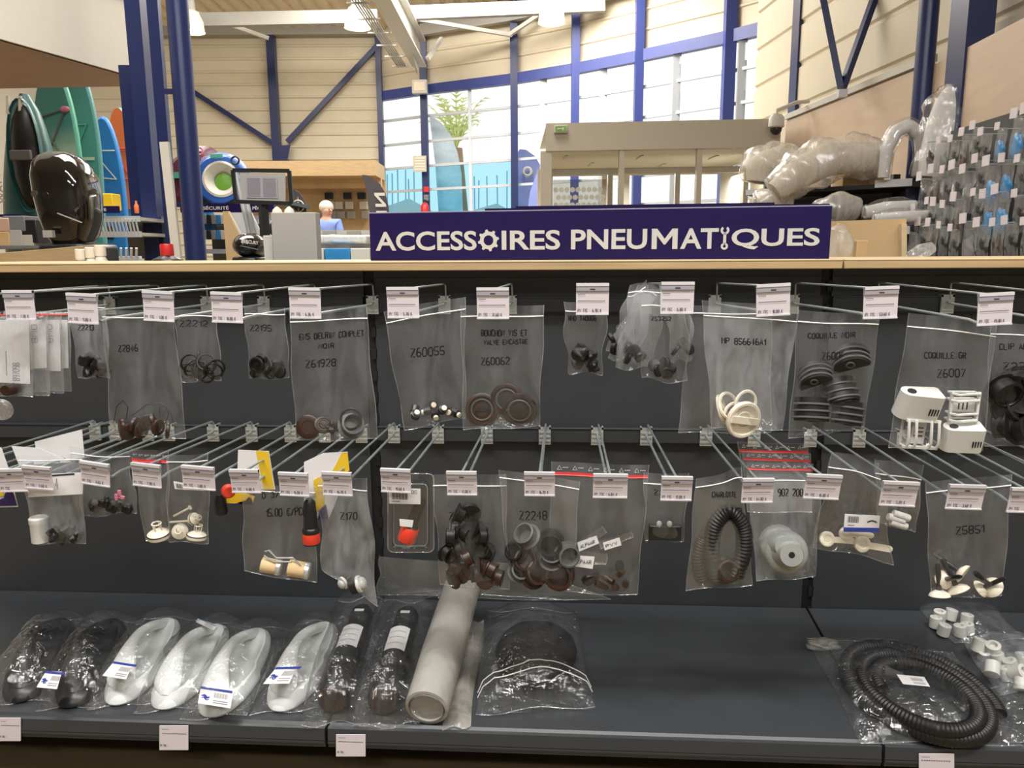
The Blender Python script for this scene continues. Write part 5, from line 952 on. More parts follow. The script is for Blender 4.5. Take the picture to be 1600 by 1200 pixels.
# ================================================================== zip bags
def bag(label, quad, Y, zipv=.08, t=.010, fm='film', marks=(), band=0, header='film_header', seed=0, group=None, cat='plastic bag', nm='zip_bag', wav=2.0, crease=9, zipon=True, insert=None, paper_v=None, hole=None):
    r = random.Random(seed*13+5); TL, TR, BR, BL = [Vector((a[0], a[1], 0)) for a in quad]
    ph = [r.uniform(0, 6.3) for _ in range(6)]
    def px(u, v):
        p = (TL*(1-u)+TR*u)*(1-v)+(BL*(1-u)+BR*u)*v
        e = wav*(math.sin(v*9+ph[0])*(1-u)*math.sin(v*3.1)+math.sin(v*8+ph[1])*u*math.sin(v*3.1)); p.x += e
        p.y += wav*.7*math.sin(u*7+ph[2])*v+ (wav*.5*math.sin(u*5+ph[3])*(1-v))
        if hole is not None: p.y += -4*math.exp(-((u-hole)/.16)**2)*(1-v)**6
        return p
    cr = []
    for _ in range(crease):
        u0 = r.uniform(.05, .95); v0 = r.uniform(zipv, .75); cr.append((u0, v0, u0+r.uniform(-.22, .22), min(1, v0+r.uniform(.15, .55)), r.uniform(-.5, 1)*.0032, r.uniform(.02, .05)))
    def off(u, v):
        e = max(0, math.sin(math.pi*min(max(u, 0), 1)))**.55
        if v < zipv: b = .0006
        else:
            q = (v-zipv)/(1-zipv); b = .0010+t*(q**.9)*(1-max(0, (q-.82)/.18)**2)
        o = b*e
        for (a0, b0, a1, b1, am, w) in cr:
            dx, dy = a1-a0, b1-b0; l2 = dx*dx+dy*dy; s_ = max(0, min(1, ((u-a0)*dx+(v-b0)*dy)/l2)); d = math.hypot(u-a0-s_*dx, v-b0-s_*dy)
            o += am*max(0, 1-d/w)*e*math.sin(math.pi*min(1, max(0, s_*.9+.05)))
        return max(o, .0004)
    def sp(u, v, sgn=1, extra=0):
        p = px(u, v); return P(p.x, p.y, Y)+Vector((0, -sgn*off(u, v)-extra, 0))
    w = P(TR.x, TR.y, Y)-P(TL.x, TL.y, Y)
    root = thing(nm, label, cat, P((TL.x+TR.x)/2, (TL.y+TR.y)/2, Y), group)
    nu, nv = 22, 30
    m = MB(); m.grid(lambda u, v: sp(u, zipv+(1-zipv)*v), nu, nv); m.grid(lambda u, v: sp(u, zipv+(1-zipv)*v, -1), nu, nv)
    obj('bag_film', m, fm, root, ang=2.5)
    if zipon:
        m = MB(); m.grid(lambda u, v: sp(u, zipv*v), nu, 3); obj('bag_header', m, header, root)
        m = MB(); m.tube([sp(i/20, zipv, 1, .0008) for i in range(21)], .0011, 5); obj('zip_strip', m, 'red_band' if band else 'zip', root)
        if band:
            m = MB()
            for b_ in range(band): m.grid(lambda u, v: sp(u, zipv*(.78+.2*v)-b_*.1, 1, .0006), 16, 1)
            obj('red_band', m, 'red_band', root)
            m = MB()
            for k in range(6):
                c = sp(.08+.16*k, zipv*.42, 1, .0012); s_ = w.length*.022
                m.ribbon([c+Vector((-s_, 0, -s_)), c+Vector((0, 0, s_)), c+Vector((s_, 0, -s_)), c+Vector((-s_, 0, -s_))], .0007)
                for q in range(3): m.ribbon([c+Vector((s_*(1.6+q*.9), 0, 0)), c+Vector((s_*(2.2+q*.9), 0, 0))], .0011)
            obj('recycling_marks', m, 'zip', root, smooth=False)
    m = MB()
    for u in (0.0, 1.0): m.tube([sp(u, i/24) for i in range(25)], .0007, 4)
    m.tube([sp(i/16, 1.0) for i in range(17)], .0008, 4)
    obj('side_seam', m, 'film_milky', root)
    if marks:
        m = MB()
        for (txt, x0, x1, y, h, slope) in marks:
            st, tw = text_strokes(txt, h, wob=.05)
            k = (x1-x0)/max(tw, 1e-6)
            for s_ in st:
                pts = []
                for a, b in s_:
                    qx = (x0+x1)/2+a*k; qy = y-b-slope*a*k+r.uniform(-.25, .25)
                    vv = (qy-TL.y)/max(1, BL.y-TL.y); lx = TL.x+(BL.x-TL.x)*vv; rx = TR.x+(BR.x-TR.x)*vv; uu = (qx-lx)/max(1, rx-lx)
                    pts.append(P(qx, qy, Y-off(min(max(uu, .02), .98), min(max(vv, zipv+.01), .97))-.0035))
                m.ribbon(pts, .0017*(.8+h*.03))
        obj('handwriting', m, 'marker', root, smooth=False)
    return root
def leaf(label, cat, name, px4, Y, m_='white_paper', marks=(), group=None, ink='ink', th=.0006, lw=.0007):
    q = [P(x, y, Y) for x, y in px4]; ux = (q[1]-q[0]); uy = (q[0]-q[3]); o = q[3]
    t = thing(name, label, cat, q[0], group); m = MB(); m.hexa([q[3], q[2], q[1], q[0]], [p+Vector((0, th, 0)) for p in (q[3], q[2], q[1], q[0])]); obj('sheet', m, m_, t)
    if marks:
        m = MB()
        for mk in marks:
            if mk[0] == 'bars':
                _, x0, y0, x1, y1, n = mk
                for k in range(n):
                    x = x0+(x1-x0)*k/n; m.ribbon([o+ux*x+uy*y0+Vector((0, -.0006, 0)), o+ux*x+uy*y1+Vector((0, -.0006, 0))], ux.length*(x1-x0)/n*(.3+.4*((k*7) % 3)/2))
            elif mk[0] == 'line':
                _, x0, y0, x1, y1, w = mk; m.ribbon([o+ux*x0+uy*y0+Vector((0, -.0006, 0)), o+ux*x1+uy*y1+Vector((0, -.0006, 0))], w)
            elif mk[0] == 'text':
                _, s, x0, y0, x1, hh, vert = mk; st, tw = text_strokes(s, 1.0); e1, e2 = (uy, ux*-1) if vert else (ux, uy)
                for s_ in st: m.ribbon([o+ux*x0+uy*y0+e1*((a/tw+.5)*(x1-x0 if not vert else hh))+e2*(b*(hh if not vert else x1-x0))+Vector((0, -.0006, 0)) for a, b in s_], lw)
        obj('print', m, ink, t, smooth=False)
    return t
HB = 'inside the '
# ---------------------------------------------------------------- upper row
for i, (x0, x1, b, lab) in enumerate(((76, 112, 612, 'clear bag with a paper leaflet, rearmost of the four behind the bag marked Z2213'), (50, 100, 614, 'clear bag with a paper leaflet, second from the back of the leaflet bags'), (20, 78, 618, 'clear bag with a paper leaflet behind the one holding a brown tube'), (-28, 52, 620, 'clear leaflet bag with a brown tube at the left edge'))):
    Y = 1.315-.012*i
    bag(lab, [(x0-14, 486), (x1-4, 486), (x1, b), (x0-2, b-3)], Y, .05, .006, 'film_milky', band=1, seed=i, wav=1)
    leaf(('white leaflet in the rearmost leaflet bag', 'white leaflet in the leaflet bag second from the back', 'white leaflet in the leaflet bag behind the brown tube', 'white printed leaflet above the brown tube at the left edge')[i], 'leaflet', 'paper_leaflet', [(x0-10, 500), (x1-7, 500), (x1-5, 575+5*(i % 2)+(20 if i == 3 else 0)), (x0-6, 578+(18 if i == 3 else 0))], Y,
         marks=[('text', '8M0', .78, .55, .92, .4, True), ('line', .5, .15, .5, .6, .0008), ('line', .3, .1, .3, .4, .0006)] if i != 3 else [('text', '897098', .80, .02, .93, .3, True), ('line', .55, .1, .55, .5, .0008), ('line', .35, .4, .35, .65, .0006)])
put('brown_tube', 'rubber_tube', 22, 607, 1.279, 9, (90, 80, 0), 'dark brown rubber tube inside the leaflet bag at the left edge', 'tube')
bag('small clear zip bag marked Z2213 hanging beside the leaflet bags', [(106, 468), (164, 470), (172, 590), (122, 590)], 1.290, .10, .010, 'film_milky', [('Z2213', 122, 148, 516, 8, 0)], seed=11)
pile('lump', 'rubber_part', [(137, 563, 11), (150, 570, 12), (158, 578, 12), (140, 580, 9)], 1.290, 11, 'crumpled brown rubber part inside the bag marked Z2213', 'rubber part', 'rubber parts in the Z2213 bag')
bag('large clear zip bag marked Z2846 holding brown discs on wires', [(160, 484), (270, 484), (291, 684), (174, 680)], 1.272, .06, .012, marks=[('Z2846', 185, 217, 549, 10, 0)], seed=12)
pile('disc', 'brown_disc', [(190, 667), (210, 664), (232, 660), (247, 668), (220, 672), (200, 675), (240, 658), (262, 672)], 1.272, 13, 'dark brown disc at the bottom of the bag marked Z2846', 'disc', 'brown discs in the Z2846 bag', 35)
for k, pts in enumerate(([(178, 658), (182, 635), (192, 626), (200, 636), (197, 655)], [(205, 650), (230, 632), (252, 630), (266, 640), (270, 660)], [(250, 652), (249, 638), (258, 634), (264, 645), (258, 662)])):
    q = [P(x, y, 1.272+.002*k) for x, y in pts]; m = MB(); m.tube(q, .0008, 5); obj('wire_loop', m, 'black_rubber', None, ['thin dark wire loop above the left disc in the Z2846 bag', 'thin dark wire arching across the discs in the Z2846 bag', 'small thin wire loop above the right disc in the Z2846 bag'][k], 'wire', 'wires in the Z2846 bag')
bag('small clear zip bag marked Z2212 full of black rings', [(270, 484), (338, 484), (346, 594), (284, 597)], 1.285, .09, .009, marks=[('Z2212', 281, 327, 510, 9, 0)], seed=13)
pile('oring', 'sealing_ring', [(296, 567), (300, 575), (312, 564), (322, 566), (318, 578), (328, 575), (334, 580), (306, 583), (322, 585), (292, 580), (337, 575), (312, 578)], 1.285, 13, 'black sealing ring inside the bag marked Z2212', 'ring', 'sealing rings in the Z2212 bag', 50)
bag('small clear zip bag marked Z2195 with dark caps', [(382, 480), (445, 480), (452, 591), (390, 592)], 1.288, .1, .010, marks=[('Z2195', 391, 426, 517, 9, 0)], seed=14)
pile('cap', 'rubber_plug', [(402, 570, 13), (418, 574, 13), (432, 572, 12), (410, 562, 11), (424, 580, 13), (438, 582, 10), (400, 582, 10)], 1.288, 12, 'dark rubber cap inside the bag marked Z2195', 'cap', 'rubber caps in the Z2195 bag')
bag('large clear zip bag marked ENS DELRIN COMPLET NOIR', [(452, 482), (572, 477), (590, 686), (463, 689)], 1.272, .10, .013, marks=[('ENS DELRIN COMPLET', 468, 570, 528, 9, .06), ('NOIR', 498, 524, 544, 7, .05), ('Z61928', 478, 527, 573, 11, .07)], seed=15)
put('disc', 'brown_disc', 482, 667, 1.272, 19, (80, 10, 0), 'large brown disc at the bottom left of the ENS DELRIN bag', 'disc')
put('bigcap', 'black_plug', 505, 664, 1.274, 14, (60, 30, 20), 'black cap between the brown disc and the grey ring in the ENS DELRIN bag', 'cap')
put('grey_cup', 'grey_ring', 550, 664, 1.272, 17, (60, -20, 40), 'grey ring fitting at the bottom right of the ENS DELRIN bag', 'ring')
put('oring', 'sealing_ring', 548, 655, 1.268, 16, (80, 10, 0), 'thin black ring round the grey fitting in the ENS DELRIN bag', 'ring')
put('lump', 'rubber_part', 520, 668, 1.276, 9, (10, 0, 0), 'small black rubber part in the middle of the ENS DELRIN bag', 'rubber part')
bag('large clear zip bag marked Z60055 with small black and white buttons', [(600, 486), (727, 463), (727, 652), (632, 672)], 1.282, .10, .010, marks=[('Z60055', 642, 697, 556, 13, .09)], seed=16)
pile('button', 'push_button', [(650, 648), (677, 632), (668, 643), (680, 648), (704, 643), (692, 640), (712, 645), (648, 640)], 1.282, 7, 'small black button with a white tip inside the bag marked Z60055', 'button', 'buttons in the Z60055 bag', 90)
bag('large clear zip bag marked BOUCHON VIS ET VALVE ENCASTRE', [(720, 478), (850, 476), (843, 666), (724, 672)], 1.268, .09, .015, marks=[('BOUCHON VIS ET', 752, 825, 525, 9, .0), ('VALVE ENCASTRE', 756, 826, 538, 7, .02), ('Z60062', 752, 798, 570, 11, .02)], seed=17)
for x, y, r_, w in ((753, 640, 26, 'left'), (792, 624, 26, 'rear middle'), (812, 640, 28, 'right')): put('bigcap', 'screw_plug', x, y, 1.270+.004*(w != 'right'), r_, (92+rnd(-12, 12), rnd(-60, 60)*0, rnd(-14, 14)), 'brown black screw plug, %s one in the BOUCHON VIS bag' % w, 'plug', 'screw plugs in the BOUCHON bag')
bag('small clear zip bag of crumpled black parts marked WHD TA0006', [(881, 470), (948, 471), (941, 584), (888, 582)], 1.275, .13, .010, marks=[('WHD TA0006', 888, 933, 501, 8, 0)], seed=18, wav=4)
pile('lump', 'rubber_part', [(907, 552, 13), (922, 560, 12), (903, 568, 9), (926, 573, 9)], 1.275, 11, 'crumpled black rubber part inside the bag marked WHD TA0006', 'rubber part', 'rubber parts in the WHD bag')
cl = [([(985, 455), (1010, 440), (985, 545), (947, 545)], 'leftmost of the fanned cluster of small crinkled bags'), ([(998, 442), (1030, 450), (992, 562), (950, 560)], 'second from the left of the fanned cluster of small bags'), ([(985, 445), (1040, 442), (1020, 575), (962, 576)], 'third from the left of the fanned cluster of small bags'), ([(1030, 446), (1075, 452), (1082, 560), (1050, 566)], 'rightmost of the fanned cluster of small bags'), ([(1005, 452), (1072, 458), (1074, 598), (1003, 592)], 'frontmost bag marked Z53252 in the fanned cluster')]
for i, (q, d) in enumerate(cl):
    bag('crinkled clear bag, '+d, q, 1.325-.012*i, .18 if i == 4 else .1, .010, 'film_milky' if i != 4 else 'film', seed=30+i, wav=5, crease=18, marks=[('Z53252', 1018, 1050, 501, 6, 0)] if i == 4 else ())
    cx = (q[2][0]+q[3][0])/2; cy = (q[2][1]+q[3][1])/2
    pile('cap', 'rubber_plug', [(cx-10, cy-16), (cx+10, cy-18), (cx, cy-28)]+([(cx+4, cy-12), (cx-16, cy-24)] if i == 4 else []), 1.325-.012*i, 10, 'black rubber cap inside the bag '+d.replace('fanned ', ''), 'cap', 'rubber caps in the bag cluster, '+d[:12])
bag('large milky zip bag behind the one marked MP 856646A1', [(1082, 478), (1205, 478), (1205, 676), (1060, 676)], 1.300, .06, .008, seed=40)
bag('large milky zip bag marked MP 856646A1 with cream turn caps', [(1097, 468), (1247, 480), (1222, 672), (1112, 668)], 1.270, .12, .016, 'film_milky', marks=[('MP 856646A1', 1128, 1198, 538, 9, -.04)], seed=41)
put('turncap', 'turn_plug', 1162, 656, 1.262, 30, (98, 10, 22), 'cream turn cap with a raised bar, frontmost in the MP 856646A1 bag', 'cap')
for x, y, r_, w in ((1138, 634, 24, 'left'), (1165, 630, 22, 'rear'), (1148, 648, 22, 'lower left')): put('cream_ring', 'cream_ring', x, y, 1.276, r_, (75+rnd(-20, 20), rnd(-25, 25), rnd(0, 90)), 'cream plastic ring, %s one in the MP 856646A1 bag' % w, 'ring', 'cream rings in the MP bag')
put('turncap', 'turn_plug', 1128, 640, 1.284, 24, (70, 30, 60), 'cream turn cap half hidden at the left of the MP 856646A1 bag', 'cap')
bag('large clear zip bag marked COQUILLE NOIR with black ribbed shells', [(1248, 484), (1375, 492), (1350, 668), (1232, 686)], 1.272, .09, .017, marks=[('COQUILLE NOIR', 1263, 1338, 528, 8, .03), ('Z6006', 1285, 1322, 562, 11, .03)], seed=42)
for i, (x, y, r_, ro, w) in enumerate(((1330, 565, 27, (35, -20, -25), 'topmost'), (1275, 590, 25, (40, -25, -30), 'upper left'), (1312, 612, 27, (60, 0, 20), 'middle'), (1268, 640, 26, (75, 0, -10), 'lower left'), (1322, 645, 26, (80, 10, 15), 'lower right'))): put('shell', 'shell_fitting', x, y, 1.272+.004*(i % 3), r_, ro, 'black ribbed shell fitting, %s in the COQUILLE NOIR bag' % w, 'fitting', 'black shell fittings')
bag('large clear zip bag marked COQUILLE GR Z6007 with white shell fittings', [(1420, 488), (1557, 506), (1535, 703), (1388, 698)], 1.272, .10, .020, marks=[('COQUILLE GR', 1445, 1511, 560, 9, .0), ('Z6007', 1465, 1511, 589, 12, .02)], seed=43)
put('wedge', 'shell_fitting', 1438, 612, 1.258, 34, (22, 4, 3), 'white wedge shaped shell fitting, uppermost in the COQUILLE GR bag', 'fitting')
put('wedge', 'shell_fitting', 1503, 666, 1.260, 31, (20, -2, -4), 'white wedge shaped shell fitting, lower right in the COQUILLE GR bag', 'fitting')
put('yoke', 'yoke_fitting', 1505, 634, 1.272, 30, (5, 92, 2), 'white ribbed yoke fitting at the right of the upper wedge, COQUILLE GR bag', 'fitting')
put('yoke', 'yoke_fitting', 1436, 675, 1.266, 33, (5, 3, 2), 'white ribbed yoke fitting at the lower left of the COQUILLE GR bag', 'fitting')
bag('clear zip bag marked CLIP at the right edge with a dark bundle', [(1548, 504), (1660, 512), (1660, 700), (1538, 696)], 1.290, .09, .016, marks=[('CLIP AR', 1562, 1606, 546, 9, 0), ('Z22', 1568, 1605, 578, 11, 0)], seed=44)
pile('cup', 'rubber_fitting', [(1570, 612, 22), (1592, 600, 22), (1580, 640, 24), (1605, 630, 24), (1568, 665, 20), (1598, 668, 22)], 1.290, 22, 'dark rubber fitting inside the CLIP bag at the right edge', 'fitting', 'rubber fittings in the CLIP bag')
# ---------------------------------------------------------------- lower row
t = thing('blister_card', 'navy and yellow blister card cut by the left edge', 'blister card', P(10, 700, 1.262))
m = MB(); q = [P(x, y, 1.262) for x, y in ((-40, 794), (28, 792), (14, 735), (2, 700), (-40, 690))]; m.prism(q, (0, .001, 0)); obj('card', m, 'white_paper', t)
m = MB(); q = [P(x, y, 1.260) for x, y in ((-40, 792), (26, 790), (14, 752), (6, 778), (-10, 784))]; m.prism(q, (0, .0008, 0)); obj('navy_border', m, 'purple_card', t)
m = MB(); q = [P(x, y, 1.260) for x, y in ((-20, 775), (6, 775), (4, 760), (-20, 758))]; m.prism(q, (0, .0008, 0)); obj('yellow_panel', m, 'yellow', t)
m = MB(); m.ball(P(2, 640, 1.33), .024, .01, .02); obj('white_pouch', m, 'film_wrap', None, 'white crinkled pouch above the blister card at the left edge', 'pouch')
for i, (q, d) in enumerate((([(54, 690), (128, 671), (132, 715), (60, 725)], 'white header card, upper one above the pouch with a white jar'), ([(18, 697), (60, 700), (112, 722), (30, 728)], 'white header card, lower one above the pouch with a white jar'))): leaf(d, 'card', 'header_card', q, 1.31-.015*i)
bag('milky pouch with a white jar and a paper header marked 4', [(27, 712), (128, 712), (134, 848), (55, 850)], 1.272, .05, .014, 'film_milky', seed=51)
leaf('white paper header marked 4 in the milky pouch', 'leaflet', 'paper_leaflet', [(40, 742), (130, 738), (129, 772), (44, 777)], 1.254, marks=[('text', '4', .5, .3, .56, .5, False), ('line', .45, .92, .85, .95, .003)])
m = MB().lathe([(.0145, 0), (.015, .002), (.015, .034), (.016, .036), (.016, .045), (.014, .047), (0, .047)], o=P(64, 846, 1.275)); obj('white_jar', m, 'jar_white', None, 'small white jar inside the milky pouch marked 4', 'jar')
pile('lump', 'rubber_part', [(88, 835, 12), (102, 828, 12), (98, 842, 9), (118, 838, 9)], 1.275, 10, 'dark part beside the white jar in the milky pouch', 'rubber part', 'dark parts in the milky pouch')
bag('clear bag of black clips and one pink part', [(110, 700), (202, 705), (214, 802), (130, 806)], 1.285, .09, .010, marks=[('17', 117, 124, 722, 5, 0)], seed=52, wav=4)
pile('lump', 'black_clip', [(165, 785, 9), (178, 792, 10), (192, 790, 9), (200, 795, 8), (150, 790, 10)], 1.285, 9, 'black clip inside the bag with the pink part', 'clip', 'black clips in the bag with the pink part')
q = P(187, 776, 1.270); m = MB(); m.box(q, (.018, .004, .006), rot_to((0, .3, 0))); m.box(q+Vector((0, 0, .006)), (.006, .004, .012)); m.box(q+Vector((-.006, 0, -.001)), (.005, .005, .012)); obj('pink_clip', m, 'pink', None, 'pink plastic clip inside the bag of black clips', 'clip', bevel=.0008)
bag('red banded clear bag of white valves, left one of the pair', [(204, 700), (263, 706), (264, 846), (228, 846)], 1.282, .13, .010, band=1, seed=53)
bag('clear bag of white valves, right one of the pair with a sticker', [(260, 712), (325, 708), (326, 849), (264, 846)], 1.272, .08, .011, seed=54)
for x, y, r_, ro, w in ((247, 832, 17, (10, 0, 0), 'left'), (281, 830, 13, (60, 30, 0), 'middle'), (308, 834, 15, (-5, 10, 0), 'right'), (305, 810, 10, (20, 70, 0), 'upper')): put('valve', 'white_valve', x, y, 1.274, r_, ro, 'white valve with a black seal, %s one in the two valve bags' % w, 'valve', 'white valves')
for x, y, ro in ((284, 800, (0, 62, 0)), (280, 815, (0, 85, 0))): put('pin', 'white_pin', x, y, 1.276, 13, ro, 'thin white pin above the valves in the right valve bag', 'pin', 'white pins')
leaf('small barcode sticker on the right valve bag under its price label', 'sticker', 'barcode_sticker', [(271, 752), (306, 758), (318, 767), (273, 764)], 1.258, marks=[('bars', .1, .2, .4, .8, 8)])
m = MB(); pts = [P(349, 762, 1.27), P(350, 790, 1.27)]; m.lathe([(.010, 0), (.011, .004), (.010, .026), (.007, .036), (0, .037)], o=P(346, 803, 1.272), n=18); t = thing('end_plug', 'red and black plug cap on a yellow card in the lower row', 'cap', P(350, 800, 1.272)); obj('black_body', m, 'black_plastic', t)
m = MB().lathe([(.010, 0), (.012, .002), (.012, .010), (.009, .014), (0, .014)], o=P(356, 766, 1.262), axis=(.5, -.8, 0), n=18); obj('red_collar', m, 'orange_red', t)
for q, mm, d in (([(360, 762), (398, 776), (394, 788), (352, 786)], 'yellow', 'yellow_card'), ([(384, 782), (392, 772), (395, 789), (358, 789)], 'purple_card', 'purple_corner')):
    m = MB(); m.prism([P(x, y, 1.285) for x, y in reversed(q)], (0, .001, 0)); obj(d, m, mm, t)
t = thing('header_card', 'yellow and white header card behind the bag of two corks', 'card', P(400, 720, 1.32)); m = MB(); m.prism([P(x, y, 1.32) for x, y in ((370, 765), (430, 765), (420, 705), (372, 703))], (0, .001, 0)); obj('card', m, 'white_paper', t); m = MB(); m.prism([P(x, y, 1.3188) for x, y in ((412, 765), (428, 765), (419, 706), (400, 704))], (0, .0008, 0)); obj('yellow_panel', m, 'yellow', t)
bag('clear zip bag with two corks marked 15,00 /PCE', [(378, 755), (492, 760), (495, 911), (382, 893)], 1.272, .07, .012, marks=[('D 37', 410, 437, 778, 9, .05), ('15,00 €/PCE', 416, 480, 806, 12, .05)], seed=55)
for x, y, r_, w in ((421, 884, 12, 'left'), (464, 889, 13, 'right')): put('cork', 'cork_stopper', x, y, 1.270, r_, (10, 102, 15), 'cork stopper with a metal foot, %s one in the cork bag' % w, 'cork', 'cork stoppers')
m = MB(); m.tube([P(x, y, 1.262) for x, y in ((414, 862), (420, 860), (432, 872), (458, 872), (470, 884), (462, 890))], .0016, 8); m.tube([P(x, y, 1.262) for x, y in ((412, 868), (428, 878), (455, 878))], .0014, 8); obj('wire_clip', m, 'chrome', None, 'bent metal clip lying across the two corks', 'clip')
t = thing('carded_tool', 'black plug tool with a red ring on a yellow and purple card', 'tool', P(490, 760, 1.258))
m = MB(); m.prism([P(x, y, 1.275) for x, y in ((475, 810), (514, 810), (545, 735), (543, 706), (505, 708), (475, 722))], (0, .001, 0)); obj('card', m, 'white_paper', t)
m = MB(); m.prism([P(x, y, 1.2735) for x, y in ((494, 800), (506, 790), (508, 760), (546, 735), (543, 707), (534, 708), (520, 735), (490, 750))], (0, .0008, 0)); obj('yellow_panel', m, 'yellow', t)
m = MB(); m.prism([P(x, y, 1.2725) for x, y in ((497, 811), (513, 811), (509, 788), (498, 800))], (0, .0008, 0)); obj('purple_corner', m, 'purple_card', t)
m = MB(); z0 = P(487, 848, 1.252); m.lathe([(.0145, .018), (.0155, .022), (.0145, .026), (.0125, .028), (.0115, .05), (.010, .074), (.006, .080), (0, .080)], o=z0, n=20); obj('black_body', m, 'black_plastic', t)
m = MB().lathe([(.0145, 0), (.0152, .002), (.0152, .016), (.0145, .018), (0, .018)], o=z0, n=20); obj('red_ring', m, 'orange_red', t); m = MB().lathe([(.0145, -.002), (.0145, .0005), (0, .0005)], o=z0, n=20); obj('foot_ring', m, 'black_plastic', t)
bag('clear zip bag marked Z170 with a clear ended plug', [(497, 745), (573, 745), (590, 945), (503, 888)], 1.268, .10, .013, 'film_milky', marks=[('Z170', 532, 560, 812, 11, 0)], seed=56, wav=4, crease=14)
put('plug', 'clear_plug', 556, 914, 1.266, 13, (25, 72, 30), 'black plug with a white collar and clear dome in the Z170 bag', 'plug'); put('plug', 'clear_plug', 540, 908, 1.274, 10, (20, 250, 30), 'smaller plug half hidden behind in the Z170 bag', 'plug')
# clamshell blister with the red knob
t = thing('blister_pack', 'clear clamshell blister with a red capped black knob', 'blister pack', P(642, 800, 1.268)); Yb_ = 1.275
def rr(x0, y0, x1, y1, rad, Y, n=5):
    out = []
    for cx, cy, a0 in ((x1-rad, y1-rad, 0), (x0+rad, y1-rad, 90), (x0+rad, y0+rad, 180), (x1-rad, y0+rad, 270)):
        for k in range(n+1): a = math.radians(a0+90*k/n); out.append(P(cx+rad*math.cos(a), cy+rad*math.sin(a), Y))
    return out
m = MB(); o_ = rr(606, 740, 678, 863, 9, Yb_); i_ = rr(612, 750, 671, 857, 8, Yb_-.001); f_ = rr(615, 756, 668, 853, 8, Yb_-.017); n = len(o_)
m.add(o_+i_+f_, [(k, (k+1) % n, n+(k+1) % n, n+k) for k in range(n)]+[(n+k, n+(k+1) % n, 2*n+(k+1) % n, 2*n+k) for k in range(n)]+[tuple(range(2*n, 3*n))]); obj('clear_shell', m, 'blister', t)
m = MB(); m.tube(o_, .0011, 5, closed=True); m.tube(f_, .0008, 5, closed=True); obj('shell_rim', m, 'film_milky', t)
t2 = thing('end_plug', 'red capped black plug inside the clamshell blister', 'cap', P(636, 850, 1.270)); m = MB(); a = P(634, 845, 1.270); ax = (P(654, 790, 1.272)-a).normalized()
m.lathe([(.0150, 0), (.0160, .002), (.0160, .026), (.0145, .028)], o=a, axis=ax, n=22); obj('red_cap', m, 'orange_red', t2); m = MB().lathe([(.0145, .0275), (.0135, .029), (.010, .031), (.0095, .06), (.0105, .078), (.008, .084), (0, .084)], o=a, axis=ax, n=20); obj('black_body', m, 'black_plastic', t2)
leaf('white barcode label inside the clamshell blister', 'sticker', 'barcode_sticker', [(607, 762), (657, 764), (657, 788), (608, 787)], 1.2555, marks=[('bars', .1, .3, .62, .85, 16), ('line', .1, .18, .35, .18, .001), ('text', '00', .72, .7, .92, .2, False)])
leaf('small blank white sticker on the red capped plug', 'sticker', 'blank_sticker', [(624, 811), (646, 813), (644, 824), (625, 822)], 1.2535)
bag('clear zip bag heaped with black caps', [(676, 742), (790, 740), (796, 922), (688, 914)], 1.275, .10, .018, marks=[('Z2242', 702, 745, 812, 12, .02)], seed=57)
sp = [(718, 803), (735, 800), (712, 830), (705, 838), (745, 825), (752, 838), (728, 835), (740, 855), (758, 862), (715, 858), (700, 865), (730, 872), (752, 880), (708, 885), (725, 895), (745, 897), (768, 890), (778, 902), (712, 903), (760, 905)]
for j in range(2): pile(('cup', 'brown_cup')[j], ('black_plug', 'brown_plug')[j], sp[:11] if j == 0 else sp[11:], 1.275, 13, ('black rubber cap in the upper part of the heap below its Z2242 marking', 'brown rubber cap at the bottom of the heap in the Z2242 bag')[j], 'cap', ('black caps in the Z2242 bag', 'brown caps in the Z2242 bag')[j])
bag('clear zip bag marked Z2248 with large caps', [(779, 733), (906, 752), (892, 922), (797, 905)], 1.266, .07, .020, marks=[('Z2248', 812, 857, 812, 13, .02)], seed=58)
for x, y, r_, ro, k, w in ((822, 836, 17, (40, -35, 0), 'grey_cup', 'grey cup at upper left'), (860, 850, 18, (85, 5, 0), 'cup', 'black cup seen end on, in the middle'), (887, 868, 17, (70, 70, 0), 'grey_cup', 'grey cup at the right edge'), (862, 872, 16, (30, 0, 0), 'cup', 'black cup below the end-on one'), (820, 875, 17, (60, 20, 0), 'brown_cup', 'brown cup at left'), (806, 862, 15, (50, -50, 0), 'cup', 'black cup at far left'), (873, 900, 20, (75, -15, 0), 'brown_cup', 'large brown cup at bottom right'), (836, 896, 19, (60, 10, 30), 'brown_cup', 'brown cup at bottom middle'), (812, 892, 15, (50, 30, 0), 'grey_cup', 'grey cup at bottom left')): put(k, 'rubber_cup', x, y, 1.266+rnd(-.004, .004), r_, ro, w+' of the bag marked Z2248', 'cup', 'cups in the Z2248 bag')
bag('wide red banded bag with recycling marks holding small sachets', [(862, 722), (1014, 726), (996, 930), (860, 924)], 1.290, .10, .014, band=1, seed=59)
for i, (q, txt, d, st) in enumerate((([(895, 850), (940, 822), (948, 832), (898, 862)], 'ALPAAR', 'upper left', [(902, 848), (932, 837), (936, 849), (905, 862)]), ([(935, 845), (986, 830), (990, 840), (938, 858)], 'PVV', 'upper right', [(942, 848), (968, 840), (971, 852), (945, 860)]), ([(895, 856), (949, 864), (947, 882), (890, 880)], 'EPAAR', 'middle', [(898, 868), (929, 870), (926, 889), (898, 885)]))):
    bag('tiny clear sachet, %s of those in the red banded bag' % d, q, 1.284-.003*i, .06, .004, 'film_crisp', seed=70+i, zipon=False, nm='sachet', cat='sachet', wav=1, crease=4)
    leaf('white sticker lettered %s on a tiny sachet' % txt, 'sticker', 'sachet_sticker', st, 1.276-.003*i, marks=[('text', txt, .12, .3, .88, .36, False)], lw=.001)
